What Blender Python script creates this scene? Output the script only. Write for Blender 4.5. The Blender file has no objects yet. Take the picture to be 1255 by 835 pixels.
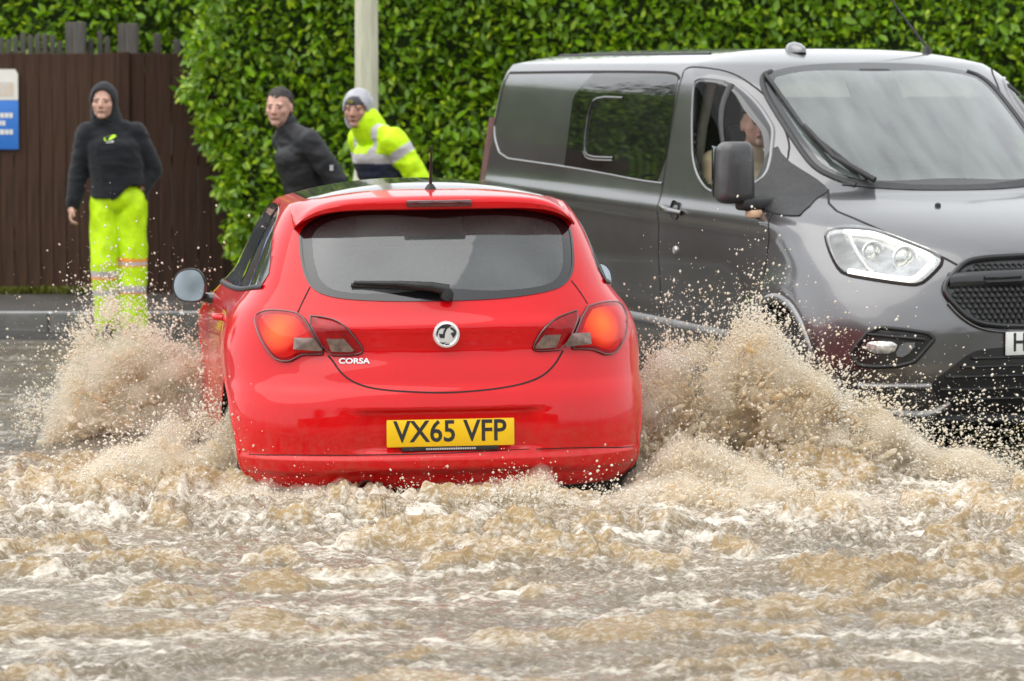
import bpy, bmesh, math, random
import numpy as np
from math import radians as R, sin, cos, pi
from mathutils import Vector, Matrix, noise as mnoise
from mathutils.bvhtree import BVHTree

random.seed(7)
RNG = np.random.default_rng(11)
scene = bpy.context.scene
COL = scene.collection

# ------------------------------------------------------------------ camera
CAM_H = 1.88
FPX = 4706.0
PITCH = math.atan(327.5 / FPX)
cam_data = bpy.data.cameras.new('camera')
cam_data.sensor_width = 36.0
cam_data.lens = FPX * 36.0 / 1255.0
cam_data.clip_start = 0.5
cam_data.clip_end = 3000
cam_data.dof.use_dof = True
cam_data.dof.focus_distance = 15.2
cam_data.dof.aperture_fstop = 5.2
cam = bpy.data.objects.new('camera', cam_data)
COL.objects.link(cam)
cam.location = (0, 0, CAM_H)
cam.rotation_euler = (pi / 2 - PITCH, 0, 0)
scene.camera = cam

# ------------------------------------------------------------------ overcast sky and soft sun
SUN_EL, SUN_AZ = R(62), R(255)          # azimuth clockwise from +Y: high, left and a little behind the camera
world = bpy.data.worlds.new('World')
scene.world = world
world.use_nodes = True
wn, wl = world.node_tree.nodes, world.node_tree.links
wn.clear()
w_out = wn.new('ShaderNodeOutputWorld')
w_bg = wn.new('ShaderNodeBackground')
w_hs = wn.new('ShaderNodeHueSaturation')
w_sky = wn.new('ShaderNodeTexSky')
w_sky.sky_type = 'NISHITA'
w_sky.sun_disc = False
w_sky.sun_elevation = SUN_EL
w_sky.sun_rotation = SUN_AZ
w_sky.air_density = 1.0
w_sky.dust_density = 2.0
w_sky.ozone_density = 1.0
w_hs.inputs['Saturation'].default_value = 0.10
w_bg.inputs['Strength'].default_value = 0.15
w_mix = wn.new('ShaderNodeMixRGB')              # even cloud deck over the desaturated sky
w_mix.inputs[0].default_value = 0.72
w_mix.inputs[2].default_value = (6.6, 6.8, 7.0, 1)
wl.new(w_sky.outputs[0], w_hs.inputs['Color'])
wl.new(w_hs.outputs[0], w_mix.inputs[1])
wl.new(w_mix.outputs[0], w_bg.inputs['Color'])
wl.new(w_bg.outputs[0], w_out.inputs['Surface'])

sun_d = bpy.data.lights.new('sun', 'SUN')
sun_d.energy = 1.3
sun_d.angle = R(80)
sun_d.color = (1.0, 0.97, 0.92)
sun = bpy.data.objects.new('sun', sun_d)
COL.objects.link(sun)
sdir = Vector((sin(SUN_AZ) * cos(SUN_EL), cos(SUN_AZ) * cos(SUN_EL), sin(SUN_EL)))
sun.rotation_euler = sdir.to_track_quat('Z', 'Y').to_euler()
sun.location = sdir * 50

vs = scene.view_settings
vs.view_transform = 'Standard'
vs.look = 'None'
vs.gamma = 1.0
vs.use_curve_mapping = False
vs.exposure = 0.75
scene.cycles.max_bounces = 12
scene.cycles.diffuse_bounces = 6
scene.cycles.volume_bounces = 3
scene.cycles.transparent_max_bounces = 16
# ------------------------------------------------------------------ helpers
def tag(o, label=None, cat=None, group=None, kind=None):
    if label: o['label'] = label
    if cat: o['category'] = cat
    if group: o['group'] = group
    if kind: o['kind'] = kind
    return o

def empty(name, loc=(0, 0, 0), rot=(0, 0, 0), parent=None):
    o = bpy.data.objects.new(name, None)
    o.empty_display_size = 0.2
    COL.objects.link(o)
    o.location = loc
    o.rotation_euler = rot
    if parent: o.parent = parent
    return o

def mobj(name, verts, faces, mats, parent=None, smooth=True, midx=None, recalc=False, sharp=None):
    me = bpy.data.meshes.new(name)
    me.from_pydata([tuple(map(float, v)) for v in verts], [], [tuple(f) for f in faces])
    if not isinstance(mats, (list, tuple)): mats = [mats]
    for m in mats: me.materials.append(m)
    if midx is not None:
        me.polygons.foreach_set('material_index', np.asarray(midx, dtype=np.int32))
    if recalc:
        bm = bmesh.new(); bm.from_mesh(me)
        bmesh.ops.recalc_face_normals(bm, faces=bm.faces)
        bm.to_mesh(me); bm.free()
    if smooth:
        me.polygons.foreach_set('use_smooth', np.ones(len(me.polygons), dtype=bool))
        if sharp is not None:
            me.set_sharp_from_angle(angle=R(sharp))
    me.update()
    o = bpy.data.objects.new(name, me)
    COL.objects.link(o)
    if parent: o.parent = parent
    return o

def fast_mesh(name, V, F, mat, parent=None, smooth=True):
    """numpy triangles -> mesh object"""
    me = bpy.data.meshes.new(name)
    V = np.asarray(V, dtype=np.float32); F = np.asarray(F, dtype=np.int32)
    k = F.shape[1]
    me.vertices.add(len(V)); me.vertices.foreach_set('co', V.ravel())
    me.loops.add(F.size); me.loops.foreach_set('vertex_index', F.ravel())
    me.polygons.add(len(F))
    me.polygons.foreach_set('loop_start', np.arange(0, F.size, k, dtype=np.int32))
    me.polygons.foreach_set('loop_total', np.full(len(F), k, dtype=np.int32))
    if smooth: me.polygons.foreach_set('use_smooth', np.ones(len(F), dtype=bool))
    me.materials.append(mat)
    me.update(calc_edges=True)
    o = bpy.data.objects.new(name, me)
    COL.objects.link(o)
    if parent: o.parent = parent
    return o

def box(name, lo, hi, mat, parent=None, bev=0.0, seg=2, rot=None, loc=None, smooth=True):
    bm = bmesh.new()
    bmesh.ops.create_cube(bm, size=1.0)
    c = [(lo[i] + hi[i]) / 2 for i in range(3)]
    s = [hi[i] - lo[i] for i in range(3)]
    for v in bm.verts:
        v.co = Vector((v.co.x * s[0], v.co.y * s[1], v.co.z * s[2]))
    if bev > 0:
        bmesh.ops.bevel(bm, geom=bm.edges[:], offset=bev, segments=seg, affect='EDGES', profile=0.5)
    if rot is not None:
        bmesh.ops.rotate(bm, cent=(0, 0, 0), matrix=Matrix(rot) if not isinstance(rot, Matrix) else rot, verts=bm.verts)
    for v in bm.verts: v.co += Vector(c)
    me = bpy.data.meshes.new(name); bm.to_mesh(me); bm.free()
    me.materials.append(mat)
    if smooth and bev > 0:
        me.polygons.foreach_set('use_smooth', np.ones(len(me.polygons), dtype=bool))
        me.set_sharp_from_angle(angle=R(40))
    o = bpy.data.objects.new(name, me); COL.objects.link(o)
    if parent: o.parent = parent
    return o

def tube(name, pts, rad, mat, parent=None, n=8, cap=True):
    """swept tube, rad scalar or list"""
    P = [Vector(p) for p in pts]
    rs = rad if isinstance(rad, (list, tuple)) else [rad] * len(P)
    V, F = [], []
    up = Vector((0, 0, 1))
    prev = None
    for i, p in enumerate(P):
        t = (P[min(i + 1, len(P) - 1)] - P[max(i - 1, 0)]).normalized()
        if prev is None:
            a = t.cross(up)
            if a.length < 1e-3: a = t.cross(Vector((1, 0, 0)))
        else:
            a = prev - t * prev.dot(t)
        a.normalize(); prev = a
        b = t.cross(a)
        for k in range(n):
            an = 2 * pi * k / n
            V.append(p + (a * cos(an) + b * sin(an)) * rs[i])
    for i in range(len(P) - 1):
        for k in range(n):
            F.append((i * n + k, i * n + (k + 1) % n, (i + 1) * n + (k + 1) % n, (i + 1) * n + k))
    if cap:
        F.append(tuple(range(n - 1, -1, -1)))
        F.append(tuple((len(P) - 1) * n + k for k in range(n)))
    return mobj(name, V, F, mat, parent, recalc=True, sharp=50)

def lathe(name, prof, mat, parent=None, n=32, axis='z', center=(0, 0, 0), mats=None, midx=None):
    """prof: list of (r, h) revolved about axis"""
    V, F, MI = [], [], []
    for (r, h) in prof:
        for k in range(n):
            a = 2 * pi * k / n
            x, y, z = r * cos(a), r * sin(a), h
            if axis == 'x': x, y, z = h, r * cos(a), r * sin(a)
            if axis == 'y': x, y, z = r * cos(a), h, r * sin(a)
            V.append((x + center[0], y + center[1], z + center[2]))
    for i in range(len(prof) - 1):
        for k in range(n):
            F.append((i * n + k, i * n + (k + 1) % n, (i + 1) * n + (k + 1) % n, (i + 1) * n + k))
    return mobj(name, V, F, mat, parent, recalc=True, sharp=35)

def chaikin(pts, it=2, closed=True):
    P = [np.array(p, float) for p in pts]
    for _ in range(it):
        Q = []
        m = len(P)
        for i in range(m if closed else m - 1):
            a, b = P[i], P[(i + 1) % m]
            Q += [a * .75 + b * .25, a * .25 + b * .75]
        if not closed: Q = [P[0]] + Q + [P[-1]]
        P = Q
    return P

def resample(pts, n, closed=True):
    P = np.array(pts, float)
    if closed: P = np.vstack([P, P[:1]])
    s = np.r_[0, np.cumsum(np.linalg.norm(np.diff(P, axis=0), axis=1))]
    t = np.linspace(0, s[-1], n + 1)[:-1] if closed else np.linspace(0, s[-1], n)
    return np.stack([np.interp(t, s, P[:, k]) for k in range(P.shape[1])], 1)

def in_poly(x, y, poly):
    """vectorised point in polygon"""
    x = np.asarray(x); y = np.asarray(y)
    ins = np.zeros(x.shape, bool)
    n = len(poly)
    for i in range(n):
        x1, y1 = poly[i]; x2, y2 = poly[(i + 1) % n]
        c = ((y1 > y) != (y2 > y)) & (x < (x2 - x1) * (y - y1) / ((y2 - y1) + 1e-12) + x1)
        ins ^= c
    return ins

def pchip(xs, ys, x):
    xs = np.asarray(xs, float); ys = np.asarray(ys, float)
    h = np.diff(xs); d = np.diff(ys) / h
    m = np.zeros_like(ys)
    for i in range(1, len(xs) - 1):
        if d[i - 1] * d[i] > 0:
            w1 = 2 * h[i] + h[i - 1]; w2 = h[i] + 2 * h[i - 1]
            m[i] = (w1 + w2) / (w1 / d[i - 1] + w2 / d[i])
    m[0] = d[0]; m[-1] = d[-1]
    x = np.clip(np.asarray(x, float), xs[0], xs[-1])
    i = np.clip(np.searchsorted(xs, x) - 1, 0, len(xs) - 2)
    t = (x - xs[i]) / h[i]
    h00 = 2 * t**3 - 3 * t**2 + 1; h10 = t**3 - 2 * t**2 + t
    h01 = -2 * t**3 + 3 * t**2; h11 = t**3 - t**2
    return h00 * ys[i] + h10 * h[i] * m[i] + h01 * ys[i + 1] + h11 * h[i] * m[i + 1]

# ---- numpy value noise
def _hash(ix, iy, iz, seed):
    h = (ix.astype(np.int64) * 374761393 + iy.astype(np.int64) * 668265263 + iz.astype(np.int64) * 2147483647 + seed * 974634777) & 0xFFFFFFFF
    h = ((h ^ (h >> 13)) * 1274126177) & 0xFFFFFFFF
    return ((h ^ (h >> 16)) & 0xFFFFFF) / float(0xFFFFFF)

def vnoise(x, y, z=0.0, seed=0):
    x = np.asarray(x, float); y = np.asarray(y, float); z = np.zeros_like(x) + z
    ix, iy, iz = np.floor(x), np.floor(y), np.floor(z)
    fx, fy, fz = x - ix, y - iy, z - iz
    fx, fy, fz = [f * f * f * (f * (f * 6 - 15) + 10) for f in (fx, fy, fz)]
    r = 0
    for dx in (0, 1):
        for dy in (0, 1):
            for dz in (0, 1):
                wgt = (fx if dx else 1 - fx) * (fy if dy else 1 - fy) * (fz if dz else 1 - fz)
                r = r + wgt * _hash(ix + dx, iy + dy, iz + dz, seed)
    return r * 2 - 1

def fbm(x, y, z=0.0, seed=0, oct=4, gain=.5, lac=2.03):
    a, s, t = 1.0, 0, 0
    for o in range(oct):
        s = s + a * vnoise(x, y, z, seed + o * 17); t += a
        x = x * lac + 3.1; y = y * lac + 1.7; z = z * lac + 2.3; a *= gain
    return s / t

# ------------------------------------------------------------------ materials
def mat(name, base, rough=.5, metal=0.0, coat=0.0, spec=.5, var=0.0, vscale=8.0, bump=0.0, bscale=40.0,
        rvar=0.0, emit=None, estr=0.0, sheen=0.0, alt=None, coatrough=.03, ior=1.5, sss=0.0, stretch=None, trans=0.0):
    m = bpy.data.materials.new(name)
    m.use_nodes = True
    nt = m.node_tree; N, L = nt.nodes, nt.links
    b = N['Principled BSDF']
    b.inputs['Base Color'].default_value = (*base, 1)
    b.inputs['Roughness'].default_value = rough
    b.inputs['Metallic'].default_value = metal
    b.inputs['Coat Weight'].default_value = coat
    b.inputs['Coat Roughness'].default_value = coatrough
    b.inputs['Specular IOR Level'].default_value = spec
    b.inputs['IOR'].default_value = ior
    b.inputs['Sheen Weight'].default_value = sheen
    b.inputs['Subsurface Weight'].default_value = sss
    b.inputs['Transmission Weight'].default_value = trans
    if sss: b.inputs['Subsurface Radius'].default_value = (.03, .015, .008)
    if emit:
        b.inputs['Emission Color'].default_value = (*emit, 1)
        b.inputs['Emission Strength'].default_value = estr
    tc = N.new('ShaderNodeTexCoord')
    src = tc.outputs['Object']
    if stretch:
        mp = N.new('ShaderNodeMapping'); mp.inputs['Scale'].default_value = stretch
        L.new(src, mp.inputs[0]); src = mp.outputs[0]
    if var > 0 or alt or rvar > 0:
        nz = N.new('ShaderNodeTexNoise'); nz.inputs['Scale'].default_value = vscale
        nz.inputs['Detail'].default_value = 5; nz.inputs['Roughness'].default_value = .6
        L.new(src, nz.inputs['Vector'])
        cr = N.new('ShaderNodeValToRGB')
        lo = alt if alt else tuple(c * (1 - var) for c in base)
        hi = base if alt else tuple(min(1, c * (1 + var)) for c in base)
        cr.color_ramp.elements[0].position = .35; cr.color_ramp.elements[0].color = (*lo, 1)
        cr.color_ramp.elements[1].position = .65; cr.color_ramp.elements[1].color = (*hi, 1)
        L.new(nz.outputs[0], cr.inputs[0]); L.new(cr.outputs[0], b.inputs['Base Color'])
        if rvar > 0:
            mr = N.new('ShaderNodeMapRange')
            mr.inputs['To Min'].default_value = max(0, rough - rvar); mr.inputs['To Max'].default_value = min(1, rough + rvar)
            L.new(nz.outputs[0], mr.inputs[0]); L.new(mr.outputs[0], b.inputs['Roughness'])
    if bump > 0:
        n2 = N.new('ShaderNodeTexNoise'); n2.inputs['Scale'].default_value = bscale; n2.inputs['Detail'].default_value = 4
        L.new(src, n2.inputs['Vector'])
        bp = N.new('ShaderNodeBump'); bp.inputs['Strength'].default_value = bump; bp.inputs['Distance'].default_value = .01
        L.new(n2.outputs[0], bp.inputs['Height']); L.new(bp.outputs[0], b.inputs['Normal'])
    return m

def glass_mat(name, tint, refl_rough=.02, ior=1.5, dirt_sheen=.0, dirt_sheen_col=(.5, .52, .5), boost=1.0, con=1.0):
    """thin pane: tinted see-through plus Fresnel reflection plus a pale rain and grime film that paints in sky sheen"""
    m = bpy.data.materials.new(name); m.use_nodes = True
    nt = m.node_tree; N, L = nt.nodes, nt.links
    N.clear()
    out = N.new('ShaderNodeOutputMaterial')
    tr = N.new('ShaderNodeBsdfTransparent'); tr.inputs[0].default_value = (*tint, 1)
    gl = N.new('ShaderNodeBsdfGlossy'); gl.inputs['Roughness'].default_value = refl_rough
    fr = N.new('ShaderNodeFresnel'); fr.inputs[0].default_value = ior
    mul = N.new('ShaderNodeMath'); mul.operation = 'MULTIPLY'; mul.inputs[1].default_value = 1.8 * boost; mul.use_clamp = True
    L.new(fr.outputs[0], mul.inputs[0])
    mx = N.new('ShaderNodeMixShader')
    L.new(mul.outputs[0], mx.inputs[0]); L.new(tr.outputs[0], mx.inputs[1]); L.new(gl.outputs[0], mx.inputs[2])
    last = mx
    if dirt_sheen > 0:
        df = N.new('ShaderNodeBsdfDiffuse'); df.inputs[0].default_value = (*dirt_sheen_col, 1)
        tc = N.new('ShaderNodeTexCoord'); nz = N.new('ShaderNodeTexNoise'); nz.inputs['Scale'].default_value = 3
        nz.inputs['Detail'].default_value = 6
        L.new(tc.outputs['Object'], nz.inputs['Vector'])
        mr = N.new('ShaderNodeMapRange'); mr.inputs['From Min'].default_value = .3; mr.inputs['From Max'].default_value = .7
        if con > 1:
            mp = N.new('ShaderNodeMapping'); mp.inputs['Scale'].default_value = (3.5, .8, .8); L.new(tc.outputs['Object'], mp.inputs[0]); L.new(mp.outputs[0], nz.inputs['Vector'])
        mr.inputs['To Min'].default_value = dirt_sheen * (.5 if con <= 1 else .25); mr.inputs['To Max'].default_value = dirt_sheen * 1.4 * con
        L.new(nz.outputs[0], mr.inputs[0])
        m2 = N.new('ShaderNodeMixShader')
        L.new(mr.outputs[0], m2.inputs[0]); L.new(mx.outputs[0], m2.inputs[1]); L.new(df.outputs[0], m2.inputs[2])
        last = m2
    L.new(last.outputs[0], out.inputs['Surface'])
    return m
# ------------------------------------------------------------------ vehicle hull: stacked plan outlines + crowned roof
class Hull:
    def __init__(self, T, cap_h, nz=110, nq=30, ns=46, ncap=16, disp=None, zlist=None, cap_pow=2.3):
        """T: dict of tables key -> [(z, value)...] for w, yr, br, nr, yf, bf, nf"""
        self.T = T
        z0, z1 = T['w'][0][0], T['w'][-1][0]
        self.zs = np.linspace(z0, z1, nz)
        V = []; 
        M = 2 * (2 * nq + ns)
        for z in self.zs:
            V.append(self.outline(z, nq, ns))
        top = V[-1]
        yr, yf = top[:, 1].min(), top[:, 1].max()
        w = np.abs(top[:, 0]).max()
        sp0, sp1 = yr + w * .95, yf - w * .95
        spine = np.stack([np.zeros(len(top)), np.clip(top[:, 1], sp0, sp1)], 1)
        for k in range(1, ncap + 1):
            a = k / ncap
            r = (1 - a) if k < ncap else 0.0
            xy = spine + (top[:, :2] - spine) * r
            zz = z1 + cap_h * (1 - r ** cap_pow)
            V.append(np.column_stack([xy, np.full(len(xy), zz)]))
        self.nrow, self.ncol = len(V), M
        V = np.vstack(V)
        if disp is not None: V = disp(V)
        self.V = V
        F = []
        idx = np.arange(self.nrow * M).reshape(self.nrow, M)
        a = idx[:-1, :]; b = np.roll(idx, -1, axis=1)[:-1, :]; c = np.roll(idx, -1, axis=1)[1:, :]; d = idx[1:, :]
        self.F = np.stack([a, b, c, d], -1).reshape(-1, 4)
        self.row = np.repeat(np.arange(self.nrow - 1), M)
        self.nz = nz
        self.bvh = BVHTree.FromPolygons([tuple(v) for v in V], [tuple(f) for f in self.F])
        self.C = V[self.F].mean(1)
        e1 = V[self.F[:, 2]] - V[self.F[:, 0]]; e2 = V[self.F[:, 3]] - V[self.F[:, 1]]
        n = np.cross(e1, e2); self.N = n / (np.linalg.norm(n, axis=1)[:, None] + 1e-12)
        self.keep = np.ones(len(self.F), bool)

    def val(self, k, z):
        t = self.T[k]
        return float(pchip([p[0] for p in t], [p[1] for p in t], z)) if len(t) > 1 else t[0][1]

    def outline(self, z, nq, ns):
        w, yr, br, nr, yf, bf, nf = [self.val(k, z) for k in ('w', 'yr', 'br', 'nr', 'yf', 'bf', 'nf')]
        a = np.linspace(0, pi / 2, 200)
        xr = w * np.sin(a) ** (2 / nr); yrr = yr + br * (1 - np.cos(a) ** (2 / nr))
        q = resample(np.stack([xr, yrr], 1), nq + 1, closed=False)
        ys = np.linspace(yr + br, yf - bf, ns + 1)
        s = np.stack([np.full(ns + 1, w), ys], 1)
        xf = w * np.cos(a) ** (2 / nf); yff = yf - bf * (1 - np.sin(a) ** (2 / nf))
        f = resample(np.stack([xf, yff], 1), nq + 1, closed=False)
        half = np.vstack([q[:-1], s[:-1], f[:-1]])           # right side from rear centre to before front centre
        left = np.vstack([f[-1:], f[1:-1][::-1] , s[1:][::-1][0:], q[1:][::-1][1:]])
        left = np.vstack([f[-1:], f[-2:0:-1], s[-1:0:-1], q[-1:0:-1]])
        left = left * np.array([-1, 1])
        o = np.vstack([half, left])
        return np.column_stack([o, np.full(len(o), z)])

    def cut(self, proj, poly, ndir_min=.15):
        """remove the sheet metal inside a projected outline"""
        u = self.C @ proj.u; v = self.C @ proj.v
        facing = -(self.N @ proj.d) > ndir_min
        self.keep &= ~(in_poly(u, v, poly) & facing)

    def build(self, name, mats, parent, midx=None, thick=.018, faces=None):
        keep = self.keep if faces is None else faces
        F = self.F[keep]
        used = np.unique(F); mp = -np.ones(len(self.V), int); mp[used] = np.arange(len(used))
        me_o = mobj(name, self.V[used], mp[F], mats, parent, midx=(midx[keep] if midx is not None else None))
        if thick:
            so = me_o.modifiers.new('shell', 'SOLIDIFY'); so.thickness = thick; so.offset = -1
            so.material_offset = 1; so.material_offset_rim = 1
        return me_o

class Proj:
    """orthographic projection onto a hull; d points into the surface"""
    def __init__(self, d):
        d = Vector(d).normalized()
        u = d.cross(Vector((0, 0, 1))).normalized()
        v = u.cross(d)
        self.d, self.u, self.v = [np.array(k) for k in (d, u, v)]
    def cast(self, hull, a, b):
        o = self.u * a + self.v * b - self.d * 12.0
        h = hull.bvh.ray_cast(Vector(o), Vector(self.d))
        if h[0] is None:
            n = hull.bvh.find_nearest(Vector(self.u * a + self.v * b + self.d * self.mean))
            return np.array(n[0]), np.array(n[1])
        self.mean = float(np.dot(np.array(h[0]), self.d))
        nn = np.array(h[1])
        if np.dot(nn, self.d) > 0: nn = -nn
        return np.array(h[0]), nn
    mean = 0.0

def shrink(poly, dist):
    """inset a closed outline towards its centroid by about dist"""
    P = np.array(poly); c = P.mean(0)
    r = np.linalg.norm(P - c, axis=1)
    return c + (P - c) * ((r - dist) / r)[:, None]

def smooth_poly(pts, n=96, it=2):
    return resample(chaikin(pts, it), n)

def patch(name, hull, proj, poly, mats, parent, off=.003, bulge=0.0, rim=.012, rings=10, band=0.0, n=96, it=2, normal=None, raw=False):
    """a panel that follows the hull inside an outline; band>0 gives a border in material 2"""
    B = np.array(poly) if raw else smooth_poly(poly, n, it)
    n = len(B)
    c = B.mean(0)
    proj.mean = 0
    _, _ = proj.cast(hull, *c)
    r = np.linalg.norm(B - c, axis=1)
    ks = list(np.linspace(0, 1, rings + 1)[1:])
    lev = [np.full(n, k) for k in ks]
    if band > 0:
        kb = (r - band) / r
        lev = [kb * k for k in np.linspace(0, 1, rings)[1:]] + [np.ones(n)]
    pts, nrm = [], []
    p0, n0 = proj.cast(hull, *c)
    for kk in lev:
        for j in range(n):
            q = c + (B[j] - c) * kk[j]
            p, nn = proj.cast(hull, *q); pts.append(p); nrm.append(nn)
    navg = np.mean(nrm, 0); navg /= np.linalg.norm(navg)
    if normal is not None: navg = np.array(normal)
    V = [p0 + navg * (off + bulge)]
    for li, kk in enumerate(lev):
        for j in range(n):
            V.append(pts[li * n + j] + navg * (off + bulge * (1 - kk[j] ** 2)))
    for j in range(n): V.append(pts[(len(lev) - 1) * n + j] + navg * (off - rim))
    F, MI = [], []
    for j in range(n):
        F.append((0, 1 + j, 1 + (j + 1) % n)); MI.append(0)
    L = len(lev)
    for i in range(L):
        for j in range(n):
            a = 1 + i * n + j; b = 1 + i * n + (j + 1) % n
            F.append((a, a + n, b + n, b)); MI.append(1 if (band > 0 and i >= L - 2) else 0)
    if not isinstance(mats, (list, tuple)): mats = [mats]
    if len(mats) == 1: MI = [0] * len(F)
    V = np.array(V)
    f0 = F[n * (L // 2)]
    nn = np.cross(V[f0[1]] - V[f0[0]], V[f0[2]] - V[f0[0]])
    if np.dot(nn, navg) < 0: F = [f[::-1] for f in F]
    return mobj(name, V, F, mats, parent, midx=MI, sharp=50)

def ribbon(name, hull, proj, pts, width, mat_, parent, off=.0015, n=60, closed=False, it=2, raised=0.0):
    """thin strip lying on the hull (panel gaps, seals, trim); raised>0 gives a half-round moulding"""
    P = resample(chaikin(pts, it, closed), n, closed)
    proj.mean = 0
    H, Nn = [], []
    proj.cast(hull, *P.mean(0))
    for q in P:
        h, nn = proj.cast(hull, *q); H.append(h); Nn.append(nn)
    H = np.array(H); Nn = np.array(Nn)
    m = len(H)
    for _ in range(3):
        Nn = (np.roll(Nn, 1, 0) + Nn + np.roll(Nn, -1, 0)) if closed else np.vstack([Nn[:1], (Nn[:-2] + Nn[1:-1] + Nn[2:]) / 3, Nn[-1:]])
        Nn /= np.linalg.norm(Nn, axis=1)[:, None]
    V, F = [], []
    prof = [(-.5, 0), (0, 0), (.5, 0)] if raised <= 0 else [(-.5, -.4), (-.35, .6), (0, 1), (.35, .6), (.5, -.4)]
    k = len(prof)
    for i in range(m):
        a = H[(i - 1) % m if closed else max(i - 1, 0)]; b = H[(i + 1) % m if closed else min(i + 1, m - 1)]
        t = b - a; t = t / (np.linalg.norm(t) + 1e-9)
        s = np.cross(Nn[i], t); s /= np.linalg.norm(s)
        for (x, y) in prof:
            V.append(H[i] + Nn[i] * (off + raised * y) + s * width * x)
    for i in range(m if closed else m - 1):
        j = (i + 1) % m
        for q in range(k - 1):
            F.append((i * k + q, i * k + q + 1, j * k + q + 1, j * k + q))
    V = np.array(V)
    f = F[len(F) // 2]
    nn = np.cross(V[f[1]] - V[f[0]], V[f[2]] - V[f[0]])
    if np.dot(nn, Nn[m // 2]) < 0: F = [x[::-1] for x in F]
    return mobj(name, V, F, mat_, parent)

def gauss(x, c, s): return np.exp(-((x - c) / s) ** 2)
def smooth01(x): x = np.clip(x, 0, 1); return x * x * (3 - 2 * x)

# ---- small red hatchback: x right, y forward (0 = rear bumper), z up from the road
CAR_T = {
 'w':  [(.24, .815), (.28, .845), (.34, .862), (.42, .872), (.52, .872), (.62, .866), (.72, .862), (.82, .855), (.90, .842), (.96, .815), (1.00, .785), (1.05, .752), (1.12, .722), (1.2, .69), (1.28, .655), (1.35, .615), (1.385, .585)],
 'yr': [(.24, .085), (.28, .05), (.34, .025), (.42, .012), (.50, 0), (.58, .005), (.63, .02), (.68, .05), (.75, .068), (.84, .08), (.92, .105), (1.0, .15), (1.1, .215), (1.2, .285), (1.3, .36), (1.385, .43)],
 'br': [(.24, .60), (.6, .62), (.9, .66), (1.05, .60), (1.385, .45)],
 'nr': [(.24, 2.7), (.6, 2.6), (.9, 2.5), (1.1, 2.8), (1.385, 3.0)],
 'yf': [(.24, 3.9), (.5, 4.0), (.65, 3.98), (.75, 3.9), (.83, 3.7), (.9, 3.35), (.96, 3.05), (1.02, 2.88), (1.1, 2.72), (1.2, 2.50), (1.35, 2.15), (1.385, 2.05)],
 'bf': [(.24, .8), (.7, .85), (1.0, .8), (1.385, .5)],
 'nf': [(.24, 2.4), (1.385, 2.6)],
}
CAR_YAW = R(7.0)
CAR_ROLL = R(-0.55)
CAR_LOC = (-0.252, 15.47, -0.05)

def car_disp(V):
    V = V.copy()
    x, y, z = V[:, 0], V[:, 1], V[:, 2]
    sgn = np.sign(x)
    side = smooth01((np.abs(x) - .62) / .15)
    # haunches over the wheels, shoulder crease, door scallop
    V[:, 0] += sgn * side * (.022 * gauss(y, .72, .45) * gauss(z, .80, .16) + .02 * gauss(y, 3.2, .42) * gauss(z, .78, .14)
               - .022 * gauss(y, 1.9, .8) * gauss(z, .62, .12))
    rear = smooth01((.75 - y) / .35)
    ax = np.abs(x)
    # ledge at the top of the bumper, panel above the plate, plate recess, lower valance step
    inner = smooth01((.62 - ax) / .12)
    V[:, 1] -= rear * .018 * gauss(z, .905, .03) * smooth01((.60 - ax) / .2)                 # crease under the glass
    V[:, 1] += rear * inner * .022 * gauss(z, .80, .05)                                     # hollow of the hatch
    rec = smooth01((.38 - ax) / .04) * smooth01((z - .395) / .02) * smooth01((.575 - z) / .012)
    V[:, 1] += rear * rec * .028
    V[:, 1] -= rear * .022 * smooth01((.385 - z) / .012) * smooth01((z - .30) / .02)
    V[:, 1] += rear * .03 * smooth01((.335 - z) / .02) * smooth01((.55 - ax) / .2)
    return V

# ---- dark grey panel van: x right, y forward (0 = front bumper), z up
VAN_T = {
 'w':  [(.22, .90), (.30, .93), (.40, .965), (.55, .985), (.75, .99), (1.0, .985), (1.15, .975), (1.25, .962), (1.32, .952), (1.5, .932), (1.7, .908), (1.8, .893), (1.88, .870), (1.93, .832)],
 'yf': [(.22, -.12), (.30, -.05), (.40, -.015), (.52, 0), (.66, 0), (.78, -.02), (.88, -.055), (.96, -.10), (1.02, -.155), (1.08, -.24), (1.14, -.37), (1.20, -.56), (1.26, -.82), (1.30, -.99), (1.34, -1.07), (1.45, -1.23), (1.6, -1.46), (1.75, -1.70), (1.85, -1.86), (1.93, -2.02)],
 'bf': [(.22, .55), (.6, .62), (.9, .72), (1.1, .85), (1.22, .75), (1.32, .52), (1.6, .42), (1.90, .40)],
 'nf': [(.22, 2.6), (.6, 2.5), (1.0, 2.3), (1.3, 2.3), (1.9, 2.4)],
 'yr': [(.22, -5.27), (.4, -5.33), (1.2, -5.33), (1.6, -5.29), (1.9, -5.22)],
 'br': [(.22, .14), (1.9, .16)],
 'nr': [(.22, 3.0), (1.9, 2.6)],
}
VAN_YAW = R(20.5)
VAN_LOC = (2.56, 18.1, 0.0)

def van_disp(V):
    V = V.copy()
    x, y, z = V[:, 0], V[:, 1], V[:, 2]
    sgn = np.sign(x)
    side = smooth01((np.abs(x) - .78) / .12)
    # side body section: shoulder under the windows, hollow in the doors, swollen arches
    belt = 1.20 + .02 * (-y - 1.2)
    V[:, 0] += sgn * side * (.016 * gauss(z, belt - .05, .05) - .014 * gauss(z, .72, .16) * smooth01((-y - 1.3) / .4))
    for yc in (-.93, -4.23):
        rr = np.hypot(y - yc, z - .36)
        V[:, 0] += sgn * side * .028 * gauss(rr, .46, .10) * smooth01((z - .3) / .1)
    front = smooth01((y + 1.1) / .6)
    return V

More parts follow.
